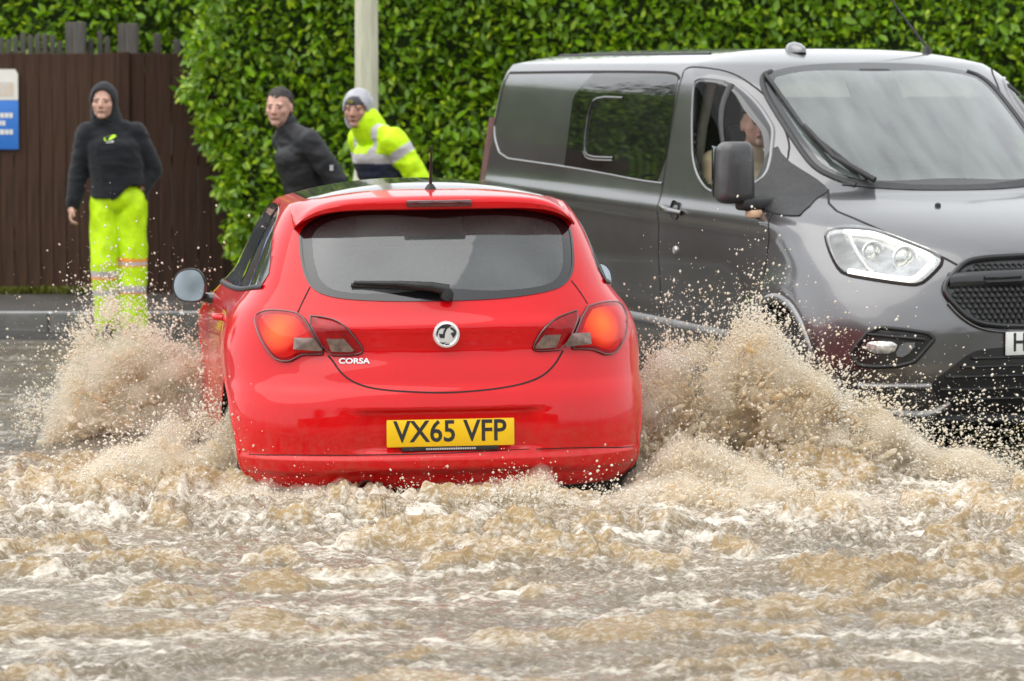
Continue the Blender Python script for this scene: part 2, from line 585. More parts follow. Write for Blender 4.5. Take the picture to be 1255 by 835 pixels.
def car_matrix():
    h = Matrix.Rotation(CAR_YAW, 4, 'Z') @ Matrix.Rotation(CAR_ROLL, 4, 'Y')
    return Matrix.Translation(CAR_LOC) @ h
def van_matrix():
    # heading (sin yaw, -cos yaw): rotate local +y to it
    return Matrix.Translation(VAN_LOC) @ Matrix.Rotation(pi + VAN_YAW, 4, 'Z')
CAR = Hull(CAR_T, .085, nz=130, ns=110, disp=car_disp)
VAN = Hull(VAN_T, .085, nz=130, ns=200, disp=van_disp, cap_pow=3.0)
P_REAR = Proj((0, 1, 0))
P_FRONT = Proj((0, -1, 0))
P_LEFT = Proj((1, 0, 0))       # looking at the left side
P_RIGHT = Proj((-1, 0, 0))     # looking at the right side
P_TOP = Proj((0, .0001, -1))
P_LAMP = Proj((-.5, -.87, 0))  # van front right corner
# outlines of panels, glass and lamps in each hull's own metres
REAR_GLASS = [(-0.5566, 1.2851), (-0.5591, 1.23), (-0.5565, 1.1491), (-0.5356, 1.072), (-0.4832, 1.0341), (-0.3771, 1.0167), (-0.1769, 1.0088), (0.0162, 1.0076), (0.1912, 1.0109), (0.3288, 1.0205), (0.4786, 1.0415), (0.537, 1.0747), (0.5644, 1.1286), (0.5705, 1.2132), (0.5705, 1.2851), (0.5221, 1.3269), (0.3293, 1.3625), (0.0218, 1.3807), (-0.3154, 1.3745), (-0.4819, 1.3417)]
LAMP_LO = [(-0.7489, 0.9388), (-0.7229, 0.9564), (-0.688, 0.9646), (-0.628, 0.9638), (-0.5713, 0.9525), (-0.5267, 0.8757), (-0.4824, 0.7962), (-0.5279, 0.7927), (-0.5769, 0.7926), (-0.6033, 0.776), (-0.6292, 0.7639), (-0.6579, 0.7646), (-0.6862, 0.7767), (-0.7242, 0.8307), (-0.7485, 0.891)]
LAMP_LI = [(-0.5587, 0.9495), (-0.4614, 0.938), (-0.413, 0.9163), (-0.3783, 0.8837), (-0.3489, 0.8432), (-0.3325, 0.8163), (-0.3393, 0.7964), (-0.3982, 0.79), (-0.4728, 0.7914)]
LAMP_RO = [(0.5947, 0.9581), (0.6502, 0.9708), (0.7121, 0.9739), (0.7701, 0.966), (0.7954, 0.9184), (0.788, 0.8711), (0.7746, 0.8299), (0.7309, 0.7745), (0.6988, 0.7655), (0.6707, 0.767), (0.6347, 0.785), (0.6054, 0.7934), (0.5101, 0.7973)]
LAMP_RI = [(0.5794, 0.9557), (0.4845, 0.9313), (0.4398, 0.911), (0.4037, 0.884), (0.3765, 0.843), (0.3612, 0.8065), (0.373, 0.7945), (0.4287, 0.7941), (0.4923, 0.7964)]
HATCH_BOT = [(-0.4729, 0.7898), (-0.4556, 0.7706), (-0.4275, 0.724), (-0.3788, 0.684), (-0.2891, 0.6557), (-0.0942, 0.6415), (0.045, 0.6393), (0.2558, 0.6547), (0.3865, 0.6856), (0.4542, 0.7382), (0.4921, 0.7914)]
HATCH_L = [(-0.533, 1.0624), (-0.5652, 1.0039), (-0.5868, 0.9617)]
HATCH_R = [(0.5479, 1.0708), (0.5838, 1.0235), (0.6119, 0.9749)]
BUMP_LINE = [(-0.7935, 0.3813), (-0.639, 0.3906), (-0.436, 0.3925), (-0.0316, 0.394), (0.3145, 0.4026), (0.5744, 0.3995), (0.8475, 0.3783)]
SIDE_WIN = [(-1.6373, 1.3419), (-0.6461, 1.2225), (-0.4359, 1.0801), (-0.4095, 1.0546), (-0.5797, 1.0363), (-1.4548, 0.9668), (-2.1968, 1.0429), (-1.9397, 1.2116)]
CAR_PTS = [(0.0074, 0.8724), (0.0072, 0.4784), (-0.2508, 0.4763), (0.2718, 0.4784), (-0.3185, 0.2968), (-0.3733, 0.7675), (-0.5566, 1.2851), (0.5796, 1.2878), (0.0007, 1.421), (-0.0131, 1.3713), (-0.007, 1.4271), (-0.8176, 0.9429), (0.0094, 1.0495), (-0.3709, 1.0634)]
BAND = [(-5.028, 1.8824), (-3.9274, 1.8877), (-3.0273, 1.8874), (-2.5275, 1.8821), (-2.4547, 1.8503), (-2.5068, 1.3034), (-2.8113, 1.3095), (-3.3431, 1.3354), (-3.9623, 1.359), (-4.4808, 1.3729), (-4.9683, 1.3875), (-5.1108, 1.4988), (-5.1326, 1.5693), (-5.0613, 1.8181)]
GLASS_LINE = [(-3.9274, 1.8877), (-3.9439, 1.3649)]
SLIDER = [(-3.1814, 1.746), (-3.526, 1.7484), (-3.6474, 1.714), (-3.6684, 1.4623), (-3.5955, 1.4189), (-3.2253, 1.422)]
DOOR_GLASS = [(-2.2484, 1.8548), (-2.0726, 1.8549), (-1.9719, 1.8217), (-1.8207, 1.7414), (-1.6882, 1.6621), (-1.564, 1.5816), (-1.3777, 1.4006), (-1.4017, 1.3137), (-1.7426, 1.27), (-1.9486, 1.2884), (-2.1344, 1.4039), (-2.201, 1.6037), (-2.2444, 1.8043)]
DOOR_TOP = [(-2.4287, 1.8588), (-2.4518, 1.914), (-2.2209, 1.9103), (-2.0595, 1.88), (-1.8782, 1.797), (-1.6523, 1.6581), (-1.471, 1.5338), (-1.396, 1.4664)]
DOOR_REAR = [(-2.4287, 1.8588), (-2.5058, 1.3004), (-2.5001, 1.2239), (-2.4821, 0.793), (-2.4651, 0.6013)]
DOOR_FRONT = [(-1.396, 1.4664), (-1.2139, 1.2782), (-1.071, 1.1718), (-1.1163, 0.9385), (-1.1121, 0.8629)]
HANDLE = [(-2.3647, 1.1858), (-2.1082, 1.1648), (-2.2248, 1.1987), (-2.2134, 1.1317), (-2.257, 0.967)]
SILL = [(-2.8581, 0.591), (-1.9759, 0.5678)]
SAIL = [(-1.564, 1.5816), (-1.4403, 1.494), (-1.2832, 1.3758), (-0.8485, 1.1783), (-1.0374, 1.1964), (-1.2726, 1.229), (-1.3968, 1.3219), (-1.3794, 1.4026)]
VMIRROR = [(-1.7379, 1.5164), (-1.5573, 1.5235), (-1.4126, 1.3711), (-1.5762, 1.301), (-1.6871, 1.2445), (-1.5574, 1.3626), (-1.2183, 1.2702), (-1.3499, 1.2467), (-1.3319, 1.3752)]
ARCH_IN = [(-1.0731, 0.7932), (-0.8435, 0.8018), (-0.6636, 0.7372), (-0.5439, 0.631), (-0.4767, 0.5651)]
ARCH_OUT = [(-1.1238, 0.9022), (-1.0176, 0.9488), (-0.7957, 0.9535), (-0.6393, 0.906), (-0.5352, 0.8177), (-0.417, 0.7037)]
SCREEN = [(-0.6118, 1.8675), (-0.5567, 1.8821), (-0.4314, 1.9123), (-0.0935, 1.9328), (0.1835, 1.9395), (0.4939, 1.9443), (0.8241, 1.9014), (0.8505, 1.8538), (-0.49, 1.3195), (-0.0945, 1.3155), (0.3995, 1.316), (-0.5121, 1.3242), (-0.5936, 1.3684), (-0.6533, 1.4126), (-0.6459, 1.642)]
HEADLAMP = [(-1.0983, 1.1172), (-1.0363, 1.1369), (-0.9121, 1.1334), (-0.8477, 1.124), (-0.6817, 1.0685), (-0.5405, 1.0178), (-0.516, 0.9906), (-0.5655, 0.9328), (-0.6244, 0.8841), (-0.7165, 0.8915), (-0.853, 0.9088), (-0.989, 0.9275), (-1.0295, 0.9666), (-1.0751, 1.0467)]
DRL_IN = [(-0.9804, 1.1086), (-0.8926, 1.1064), (-0.739, 1.0607), (-0.5607, 0.9883), (-0.6372, 0.9176), (-0.8386, 0.9337), (-0.8882, 0.9737), (-0.9457, 1.0465)]
PROJ1 = [(-0.8571, 1.0298), (-0.7033, 1.0024)]
BONNET = [(-1.1254, 1.3105), (-1.0984, 1.2268), (-0.9301, 1.1712), (-0.6827, 1.0775), (-0.5219, 1.0126), (-0.446, 0.9734)]
GRILLE = [(-0.522, 0.8746), (-0.4715, 0.9253), (-0.4022, 0.9815), (-0.3208, 0.9987), (-0.086, 1.0071), (-0.1561, 0.6913), (-0.3286, 0.697), (-0.4208, 0.722), (-0.4749, 0.7791), (-0.5137, 0.8296)]
FOG = [(-0.9344, 0.5749), (-0.8375, 0.6869), (-0.7139, 0.6825), (-0.5351, 0.6561), (-0.5948, 0.5819), (-0.6559, 0.5128), (-0.8913, 0.4998), (-0.93, 0.5366)]
FOGLAMP = [(-0.8716, 0.6119), (-0.8287, 0.6246), (-0.713, 0.6212), (-0.7354, 0.5654), (-0.8515, 0.5665)]
LOWGRILLE = [(-0.4251, 0.5807), (-0.3421, 0.591), (-0.1565, 0.599), (-0.1141, 0.2674), (-0.4226, 0.2668), (-0.5507, 0.3092), (-0.6085, 0.4279), (-0.5708, 0.4589)]
VPLATE = [(-0.2528, 0.6702), (-0.2523, 0.5548), (-0.1569, 0.6722)]
VPTS = [(0.2639, -2.2522), (-0.6856, -2.3616), (-0.2032, -1.8094), (0.1445, -0.0715), (0.8948, -0.5428), (0.5872, -0.1195)]
# ------------------------------------------------------------------ vehicle materials
M_RED = mat('red_paint', (.62, .002, .006), .35, 0, .75, .06, var=.05, vscale=2.5, coatrough=.04, bump=.012, bscale=160)
def lower_mud(m, z0, z1, col, amt):
    """dried road film that thins out up the panel"""
    N, L = m.node_tree.nodes, m.node_tree.links
    b = N['Principled BSDF']
    old = b.inputs['Base Color'].links[0].from_socket
    tc = N.new('ShaderNodeTexCoord'); sx = N.new('ShaderNodeSeparateXYZ'); L.new(tc.outputs['Object'], sx.inputs[0])
    mr = N.new('ShaderNodeMapRange'); mr.inputs['From Min'].default_value = z0; mr.inputs['From Max'].default_value = z1
    mr.inputs['To Min'].default_value = 1; mr.inputs['To Max'].default_value = 0
    L.new(sx.outputs[2], mr.inputs[0])
    nz = N.new('ShaderNodeTexNoise'); nz.inputs['Scale'].default_value = 26; nz.inputs['Detail'].default_value = 7; nz.inputs['Roughness'].default_value = .75
    L.new(tc.outputs['Object'], nz.inputs['Vector'])
    m2 = N.new('ShaderNodeMapRange'); m2.inputs['From Min'].default_value = .42; m2.inputs['From Max'].default_value = .75; m2.inputs['To Max'].default_value = amt
    L.new(nz.outputs[0], m2.inputs[0])
    mu = N.new('ShaderNodeMath'); mu.operation = 'MULTIPLY'; L.new(mr.outputs[0], mu.inputs[0]); L.new(m2.outputs[0], mu.inputs[1])
    mx = N.new('ShaderNodeMixRGB'); mx.inputs[2].default_value = (*col, 1)
    L.new(mu.outputs[0], mx.inputs[0]); L.new(old, mx.inputs[1]); L.new(mx.outputs[0], b.inputs['Base Color'])
lower_mud(M_RED, .22, .62, (.30, .20, .12), .38)
M_BLACKGLOSS = mat('gloss_black', (.012, .012, .013), .12, 0, .6, .5, var=.2, vscale=5)
M_TRIM = mat('black_plastic', (.022, .022, .023), .5, 0, 0, .4, var=.25, vscale=30, bump=.05, bscale=300)
M_GAP = mat('panel_gap', (.012, .006, .006), .8, var=.1)
M_INT = mat('cabin_dark', (.03, .03, .032), .8, var=.2, vscale=12)
M_SEAT = mat('seat_cloth', (.05, .05, .055), .9, var=.3, vscale=60, sheen=.2)
M_CHROME = mat('chrome', (.85, .86, .87), .3, .55, var=.05, vscale=20)
M_SILVER = mat('silver_print', (.62, .62, .63), .3, .7, var=.05)
M_TYRE = mat('tyre_rubber', (.018, .018, .018), .75, var=.3, vscale=25, bump=.2, bscale=120)
M_RIM = mat('alloy', (.42, .42, .44), .3, .9, var=.1, vscale=10)
M_MIRROR = mat('mirror_glass', (.32, .36, .39), .04, 1.0, var=.03, vscale=6)
M_PLATE_Y = mat('yellow_plate', (.86, .53, .008), .35, spec=.4, var=.04, vscale=12)
M_PLATE_W = mat('white_plate', (.78, .78, .75), .35, spec=.4, var=.04, vscale=12)
M_INK = mat('plate_ink', (.02, .02, .024), .5, var=.1)
M_GREYMARK = mat('grey_print', (.5, .5, .5), .5, var=.1)
M_LAMP_RED = mat('lamp_red', (.30, .002, .005), .12, 0, .5, .1, var=.25, vscale=14)
M_LAMP_DARK = mat('lamp_smoke', (.07, .006, .008), .12, 0, 1.0, .5, var=.25, vscale=14)
M_LAMP_CLEAR = mat('lamp_grey', (.20, .14, .12), .2, .3, .5, .3, var=.35, vscale=30)
M_GLASS_CAR = glass_mat('car_glass', (.48, .50, .50), .03, dirt_sheen=.13, dirt_sheen_col=(.46, .49, .49), boost=1.3)  # grime film on the rear pane lightened to stand in for reflected sky
M_GLASS_SIDE = glass_mat('side_glass', (.45, .48, .47), .02, dirt_sheen=.05)
M_FRIT = mat('glass_border', (.010, .010, .011), .1, 0, .6)

def glow_mat(name, c0, c1, strength, centre, radius):
    """lit lamp: filament-hot centre falling off to the lens colour"""
    m = mat(name, (.5, .006, .005), .15, 0, .4, .1)
    N, L = m.node_tree.nodes, m.node_tree.links
    b = N['Principled BSDF']
    tc = N.new('ShaderNodeTexCoord')
    mp = N.new('ShaderNodeMapping'); mp.vector_type = 'POINT'
    mp.inputs['Location'].default_value = tuple(-c / radius for c in centre)
    mp.inputs['Scale'].default_value = (1 / radius,) * 3
    gr = N.new('ShaderNodeTexGradient'); gr.gradient_type = 'SPHERICAL'
    cr = N.new('ShaderNodeValToRGB')
    cr.color_ramp.elements[0].position = 0.0; cr.color_ramp.elements[0].color = (*c1, 1)
    cr.color_ramp.elements[1].position = .85; cr.color_ramp.elements[1].color = (*c0, 1)
    L.new(tc.outputs['Object'], mp.inputs[0]); L.new(mp.outputs[0], gr.inputs[0])
    L.new(gr.outputs[1], cr.inputs[0]); L.new(cr.outputs[0], b.inputs['Emission Color'])
    b.inputs['Emission Strength'].default_value = strength
    return m

FONT_CACHE = {}
def text_mesh(name, body, size, m, parent, M, xs=1.0, bold=0.0, ext=.0006, align='CENTER'):
    cu = bpy.data.curves.new(name, 'FONT')
    cu.body = body; cu.size = size; cu.align_x = align; cu.align_y = 'CENTER'
    cu.extrude = ext; cu.offset = bold; cu.resolution_u = 3
    tmp = bpy.data.objects.new(name + '_curve', cu)
    COL.objects.link(tmp)
    dg = bpy.context.evaluated_depsgraph_get()
    me = bpy.data.meshes.new_from_object(tmp.evaluated_get(dg))
    bpy.data.objects.remove(tmp)
    bpy.data.curves.remove(cu)
    me.transform(Matrix.Diagonal((xs, 1, 1, 1)))
    me.transform(M)
    me.materials.clear(); me.materials.append(m)
    o = bpy.data.objects.new(name, me); COL.objects.link(o)
    if parent: o.parent = parent
    return o

def frame_matrix(pos, right, up):
    r = Vector(right).normalized(); u = (Vector(up) - r * Vector(up).dot(r)).normalized()
    n = r.cross(u)
    return Matrix(((r.x, u.x, n.x, pos[0]), (r.y, u.y, n.y, pos[1]), (r.z, u.z, n.z, pos[2]), (0, 0, 0, 1)))

def wheel(parent, x, y, z, rad, width, side, rim_r):
    """tyre, rim and spokes; axle along x, side=+1 for the right-hand side"""
    w = width / 2
    t = lathe('wheel', [(rim_r * .98, -w * .8), (rim_r * 1.05, -w), (rad * .93, -w), (rad, -w * .7), (rad, w * .7), (rad * .93, w), (rim_r * 1.05, w), (rim_r * .98, w * .8)],
              M_TYRE, parent, 48, 'x', (x, y, z))
    lathe('rim', [(rim_r * 1.0, -w * .8), (rim_r * .95, -w * .1), (rim_r * .93, side * w * .55), (rim_r * 1.0, side * w * .85), (rim_r * 1.04, side * w * .9)], M_RIM, t, 40, 'x', (x, y, z))
    bm = bmesh.new()
    for k in range(5):
        a = 2 * pi * k / 5 + .3
        r0, r1 = rim_r * .1, rim_r * .97
        for q, da in ((-1, -.13), (1, .13)):
            pass
        A = [Vector((side * w * .62, r0 * cos(a - .5), r0 * sin(a - .5))), Vector((side * w * .62, r0 * cos(a + .5), r0 * sin(a + .5))),
             Vector((side * w * .75, r1 * cos(a + .16), r1 * sin(a + .16))), Vector((side * w * .75, r1 * cos(a - .16), r1 * sin(a - .16)))]
        Bk = [p - Vector((side * .03, 0, 0)) for p in A]
        vs_ = [bm.verts.new(p + Vector((x, y, z))) for p in A + Bk]
        for f in ((0, 1, 2, 3), (7, 6, 5, 4), (0, 4, 5, 1), (1, 5, 6, 2), (2, 6, 7, 3), (3, 7, 4, 0)):
            bm.faces.new([vs_[i] for i in f])
    bmesh.ops.recalc_face_normals(bm, faces=bm.faces)
    me = bpy.data.meshes.new('spokes'); bm.to_mesh(me); bm.free(); me.materials.append(M_RIM)
    o = bpy.data.objects.new('spokes', me); COL.objects.link(o); o.parent = t
    lathe('hub_cap', [(.0001, side * w * .72), (rim_r * .16, side * w * .70), (rim_r * .18, side * w * .55)], M_TRIM, t, 20, 'x', (x, y, z))
    return t

def arch_poly(yc, zc, r, n=40):
    return [(yc + r * cos(a), zc + r * sin(a)) for a in np.linspace(0, 2 * pi, n, endpoint=False)]

def arch_well(name, parent, x_out, side, yc, zc, r, depth, m):
    """dark liner behind a wheel opening"""
    V, F = [], []
    n = 24
    A = np.linspace(-.35, pi + .35, n)
    for xx in (x_out, x_out - side * depth):
        for a in A: V.append((xx, yc + r * cos(a), zc + r * sin(a)))
    for i in range(n - 1): F.append((i, i + 1, n + i + 1, n + i))
    V.append((x_out - side * depth, yc, zc - r * .3))
    for i in range(n - 1): F.append((n + i, n + i + 1, 2 * n))
    return mobj(name, V, F, m, parent)

def seat(parent, name, x, y, z, w, m, lean=.25, head=True):
    s = empty(name, (x, y, z), parent=parent)
    box('seat_cushion', (-w / 2, -.05, .22), (w / 2, .48, .40), m, s, .06, 3)
    rot = Matrix.Rotation(lean, 3, 'X')
    box('seat_back', (-w / 2, -.14, .36), (w / 2, .02, .98), m, s, .06, 3, rot=rot)
    if head:
        box('headrest', (-.13, -.26, 1.0), (.13, -.16, 1.19), m, s, .04, 3, rot=rot)
    return s
# ------------------------------------------------------------------ the red hatchback
def build_car():
    car = empty('red_hatchback', CAR_LOC)
    car.rotation_mode = 'XYZ'
    car.rotation_euler = (Matrix.Rotation(CAR_YAW, 3, 'Z') @ Matrix.Rotation(CAR_ROLL, 3, 'Y')).to_euler()
    tag(car, 'red three-door hatchback driving through flood water with brake lights lit', 'car')
    H = CAR
    glass = smooth_poly(REAR_GLASS)
    # mirror-symmetric rear glass
    gm = glass.copy(); gm[:, 0] *= -1
    H.cut(P_REAR, shrink(glass, .035))
    win = [(-1.72, 1.005), (-1.5, 1.0), (-.62, 1.045), (-.52, 1.06), (-.49, 1.10), (-.56, 1.17), (-.70, 1.27), (-.85, 1.335), (-1.2, 1.372), (-1.7, 1.365), (-1.98, 1.30), (-2.25, 1.18), (-2.52, 1.03), (-2.6, .985)]
    # P_LEFT looks along +x: u = d x up
    s = 1 if P_LEFT.u[1] > 0 else -1
    winL = [(-s * a, b) for a, b in win]
    s2 = 1 if P_RIGHT.u[1] > 0 else -1
    winR = [(-s2 * a, b) for a, b in win]
    H.cut(P_LEFT, shrink(smooth_poly(winL), .022)); H.cut(P_RIGHT, shrink(smooth_poly(winR), .022))
    screen = [(-.60, 1.0), (-.3, .985), (0, .98), (.3, .985), (.60, 1.0), (.60, 1.1), (.54, 1.28), (.47, 1.37), (0, 1.385), (-.47, 1.37), (-.54, 1.28), (-.60, 1.1)]
    H.cut(P_FRONT, shrink(smooth_poly(screen), .035), .1)
    RW, FW, WZ, WR = .70, 3.20, .30, .305
    for pr, sg in ((P_LEFT, s), (P_RIGHT, s2)):
        for yc in (RW, FW): H.cut(pr, [(sg * a, b) for a, b in arch_poly(yc, WZ + .02, .345)], .2)
    roof = (H.row >= H.nz - 1 + 2)
    H.keep &= ~roof
    body = H.build('body', [M_RED, M_INT], car)
    H.build('roof_panel', [M_BLACKGLOSS, M_INT], car, faces=roof)
    box('underbody', (-.70, .32, .17), (.70, 3.75, .255), M_TRIM, car, .02)
    # arch lips and liners, wheels
    for pr, sg, sd in ((P_LEFT, s, -1), (P_RIGHT, s2, 1)):
        for yc in (RW, FW):
            arc = [(sg * (yc + .352 * cos(a)), WZ + .02 + .352 * sin(a)) for a in np.linspace(-.1, pi + .1, 24)]
            ribbon('arch_lip', H, pr, arc, .028, M_RED, car, off=.001, raised=.004, n=40, it=1)
            arch_well('arch_liner', car, sd * .80, sd, yc, WZ + .02, .355, .30, M_TRIM)
            wheel(car, sd * .735, yc, WZ, WR, .195, sd, .21)
    # spoiler: lofted across the car
    st = np.linspace(-1, 1, 61)
    V, F = [], []
    for t in st:
        a = abs(t); x = t * .585
        zt = 1.424 - .022 * a**2 - .095 * a**8
        zl = 1.376 - .078 * a**7
        yb = .285 + .06 * a**2 + .11 * a**6
        yr0 = .66 + .03 * a**2
        zr0 = None
        h = H.bvh.ray_cast(Vector((x, yr0, 2)), Vector((0, 0, -1)))
        zr0 = h[0].z + .002
        prof = [(yr0, zr0), (yr0 - .14, zr0 * .45 + zt * .55 + .008), (yb + .06, zt + .006), (yb + .01, zt), (yb, zt - .008), (yb - .004, (zt + zl) / 2), (yb + .004, zl), (yb + .03, zl - .006), (yr0 - .10, zl + .0), (yr0 - .02, zr0 - .03)]
        for (y, z) in prof: V.append((x, y, z))
    k = 10
    for i in range(len(st) - 1):
        for j in range(k):
            F.append((i * k + j, i * k + (j + 1) % k, (i + 1) * k + (j + 1) % k, (i + 1) * k + j))
    F.append(tuple(range(k))); F.append(tuple((len(st) - 1) * k + j for j in range(k))[::-1])
    sp = mobj('spoiler', V, F, M_RED, car, recalc=True, sharp=40)
    box('high_brake_light', (-.135, .268, 1.384), (.135, .30, 1.412), M_LAMP_DARK, sp, .006)
    # glass
    g = patch('rear_window', H, P_REAR, glass, [M_GLASS_CAR, M_FRIT], car, off=.002, rim=.006, band=.045, rings=9, raw=True)
    ribbon('window_seal', H, P_REAR, glass, .012, M_FRIT, g, off=.0035, closed=True, n=120, it=0)
    for pr, w, nm in ((P_LEFT, winL, 'side_window'), (P_RIGHT, winR, 'side_window')):
        g2 = patch(nm, H, pr, w, [M_GLASS_SIDE, M_FRIT], car, off=.003, rim=.008, band=.024)
        sg = np.sign(pr.u[1])
        ribbon('pillar_trim', H, pr, [(sg * 1.32, 1.01), (sg * 1.20, 1.2), (sg * 1.12, 1.368)], .09, M_FRIT, g2, off=.005, n=20)
        ribbon('window_trim', H, pr, [(sg * .50, 1.055), (sg * .9, 1.022), (sg * 1.5, .995), (sg * 2.55, .975)], .022, M_TRIM, g2, off=.006, raised=.004, n=40)
    patch('windscreen', H, P_FRONT, screen, [M_GLASS_SIDE, M_FRIT], car, off=.003, band=.05)
    # wiper on the rear window
    def rp(x, z, o): 
        p, n_ = P_REAR.cast(H, x, z); return Vector(p) + Vector((0, -.9, .45)).normalized() * o
    wip = tube('rear_wiper', [rp(.02, 1.035, .03), rp(-.05, 1.045, .045), rp(-.18, 1.06, .04), rp(-.36, 1.072, .022)], [.024, .019, .012, .008], M_TRIM, car)
    tube('wiper_blade', [rp(-.37, 1.066, .012), rp(-.18, 1.056, .016), rp(.01, 1.040, .014)], .009, M_TRIM, wip)
    lathe('wiper_pivot', [(.0001, -.05), (.024, -.048), (.028, -.02), (.03, .01)], M_TRIM, wip, 20, 'y', tuple(rp(.015, 1.03, 0)))
    # tail lamps
    c0 = (1.0, .15, .018); c1 = (.07, .0005, .0005)
    for side, LO, LI in ((-1, LAMP_LO, LAMP_LI), (1, LAMP_RO, LAMP_RI)):
        lo = np.array(LO); li = np.array(LI)
        L1 = patch('tail_lamp', H, P_REAR, lo, M_LAMP_RED, car, off=.010, bulge=.012, rim=.03, it=1)
        ribbon('lamp_surround', H, P_REAR, lo, .010, M_LAMP_DARK, L1, off=.006, closed=True, n=90, it=1, raised=.007)
        # glowing body, clear insert
        gx = side * .665
        gp, _ = P_REAR.cast(H, gx, .885)
        mg = glow_mat('brake_glow', c0, c1, .75, (gp[0], gp[1] - .02, gp[2] + .01), .105)
        lc = lo.mean(0); glow = [tuple(lc + (q - lc) * .86) for q in lo]
        patch('brake_light', H, P_REAR, glow, mg, L1, off=.016, bulge=.012, rim=.012, it=1)
        ins = [(side * .598, .862), (side * .52, .862), (side * .488, .812), (side * .50, .808), (side * .603, .815)]
        patch('reversing_lens', H, P_REAR, ins, M_LAMP_CLEAR, L1, off=.029, bulge=.002, rim=.008, it=0)
        L2 = patch('hatch_lamp', H, P_REAR, li, M_LAMP_RED, car, off=.010, bulge=.008, rim=.03, it=1)
        ribbon('lamp_surround', H, P_REAR, li, .009, M_LAMP_DARK, L2, off=.006, closed=True, n=80, it=1, raised=.007)
        ins2 = [(side * .475, .862), (side * .405, .862), (side * .365, .815), (side * .375, .808), (side * .455, .810)]
        patch('fog_lens', H, P_REAR, ins2, M_LAMP_CLEAR, L2, off=.021, bulge=.001, rim=.006, it=0)
    # panel gaps
    ribbon('hatch_gap', H, P_REAR, HATCH_BOT, .007, M_GAP, body, n=90)
    ribbon('hatch_gap', H, P_REAR, HATCH_L, .006, M_GAP, body, n=20)
    ribbon('hatch_gap', H, P_REAR, HATCH_R, .006, M_GAP, body, n=20)
    ribbon('bumper_gap', H, P_REAR, BUMP_LINE[:-1] + [(.80, .378)], .004, M_GAP, body, n=90)
    for pr in (P_LEFT, P_RIGHT):
        sg = np.sign(pr.u[1])
        ribbon('door_gap', H, pr, [(sg * 1.16, 1.0), (sg * 1.13, .8), (sg * 1.2, .5), (sg * 1.3, .36), (sg * 2.4, .33), (sg * 2.5, .5), (sg * 2.52, .8), (sg * 2.6, .96)], .006, M_GAP, body, n=80)
        p, n_ = pr.cast(H, sg * 1.27, .885)
        sd = -1 if pr is P_LEFT else 1
        dh = empty('door_handle', tuple(p), parent=car)
        tube('grip', [(sd * .0, -.09, 0), (sd * .035, -.07, .002), (sd * .04, .03, .002), (sd * .0, .08, 0)], [.012, .013, .013, .01], M_RED, dh)
    # badge with its winged-animal emblem
    p, n_ = P_REAR.cast(H, .004, .872)
    bd = lathe('badge', [(.0001, -.012), (.040, -.011), (.044, -.014), (.052, -.012), (.055, -.004), (.055, .01)], M_CHROME, car, 48, 'y', tuple(p))
    def emb(pts, nm):
        V = []
        for (a, b) in pts: V.append((p[0] + (a - 395) / 220 * .055, p[1] - .0125 - .001, p[2] - (b - 410) / 220 * .055))
        m = len(V)
        V2 = [(v[0], v[1] + .006, v[2]) for v in V]
        mobj(nm, V + V2, [tuple(range(m))] + [(i, (i + 1) % m, m + (i + 1) % m, m + i) for i in range(m)], M_INK, bd, smooth=False, recalc=True)
    emb([(240, 300), (300, 250), (400, 240), (480, 255), (440, 290), (400, 320), (372, 380), (360, 465), (285, 462), (268, 392), (335, 398), (345, 350), (372, 305), (300, 308), (262, 345), (240, 440), (228, 430), (226, 360)], 'emblem')
    emb([(450, 285), (500, 300), (550, 350), (546, 410), (503, 472), (482, 430), (462, 385), (515, 372), (500, 345), (465, 325)], 'emblem')
    emb([(275, 525), (300, 532), (340, 538), (385, 535), (335, 568)], 'emblem')
    emb([(360, 560), (450, 556), (448, 572), (390, 580)], 'emblem')
    # model lettering
    q, n2 = P_REAR.cast(H, -.37, .768); qa = P_REAR.cast(H, -.43, .768)[0]; qb = P_REAR.cast(H, -.31, .768)[0]; qm = (qa + qb) / 2
    text_mesh('model_lettering', 'CORSA', .031, M_CHROME, car, frame_matrix((qm[0], min(qm[1], q[1]) - .003, q[2]), tuple(qb - qa), (0, .2, 1)), xs=1.25, bold=.0008, ext=.003)
    # number plate
    pp, _ = P_REAR.cast(H, .01, .478)
    py = pp[1] - .012
    pl = box('number_plate', (.01 - .26, py - .005, .478 - .0555), (.01 + .26, py + .005, .478 + .0555), M_PLATE_Y, car, .004, 2)
    text_mesh('plate_characters', 'VX65 VFP', .122, M_INK, pl, frame_matrix((.008, py - .0056, .481), (1, 0, 0), (0, 0, 1)), xs=.90, bold=.0020, ext=.0003)
    hold = box('plate_holder', (-.19, py - .002, .478 - .073), (.205, py + .012, .478 - .0555), M_TRIM, pl, .003)
    for i in range(24):
        if i in (0, 23): continue
        xx = -.10 + i * .0093
        box('holder_print', (xx, py - .0035, .410), (xx + .0068, py - .0024, .417), M_GREYMARK, hold)
    # exhaust
    lathe('exhaust', [(.033, .30), (.036, .0), (.034, -.005), (.029, 0), (.027, .25)], mat('exhaust_steel', (.25, .24, .22), .35, .9, var=.3, vscale=20), car, 24, 'y', (-.33, .07, .25))
    # antenna on the roof
    h = H.bvh.ray_cast(Vector((-.0, .62, 2)), Vector((0, 0, -1)))[0]
    an = lathe('antenna', [(.030, -.004), (.024, .012), (.012, .03), (.0001, .032)], M_TRIM, car, 20, 'z', (h.x, h.y, h.z))
    tube('aerial_rod', [(h.x, h.y, h.z + .02), (h.x, h.y - .03, h.z + .10), (h.x, h.y - .06, h.z + .19)], [.007, .006, .004], M_TRIM, an)
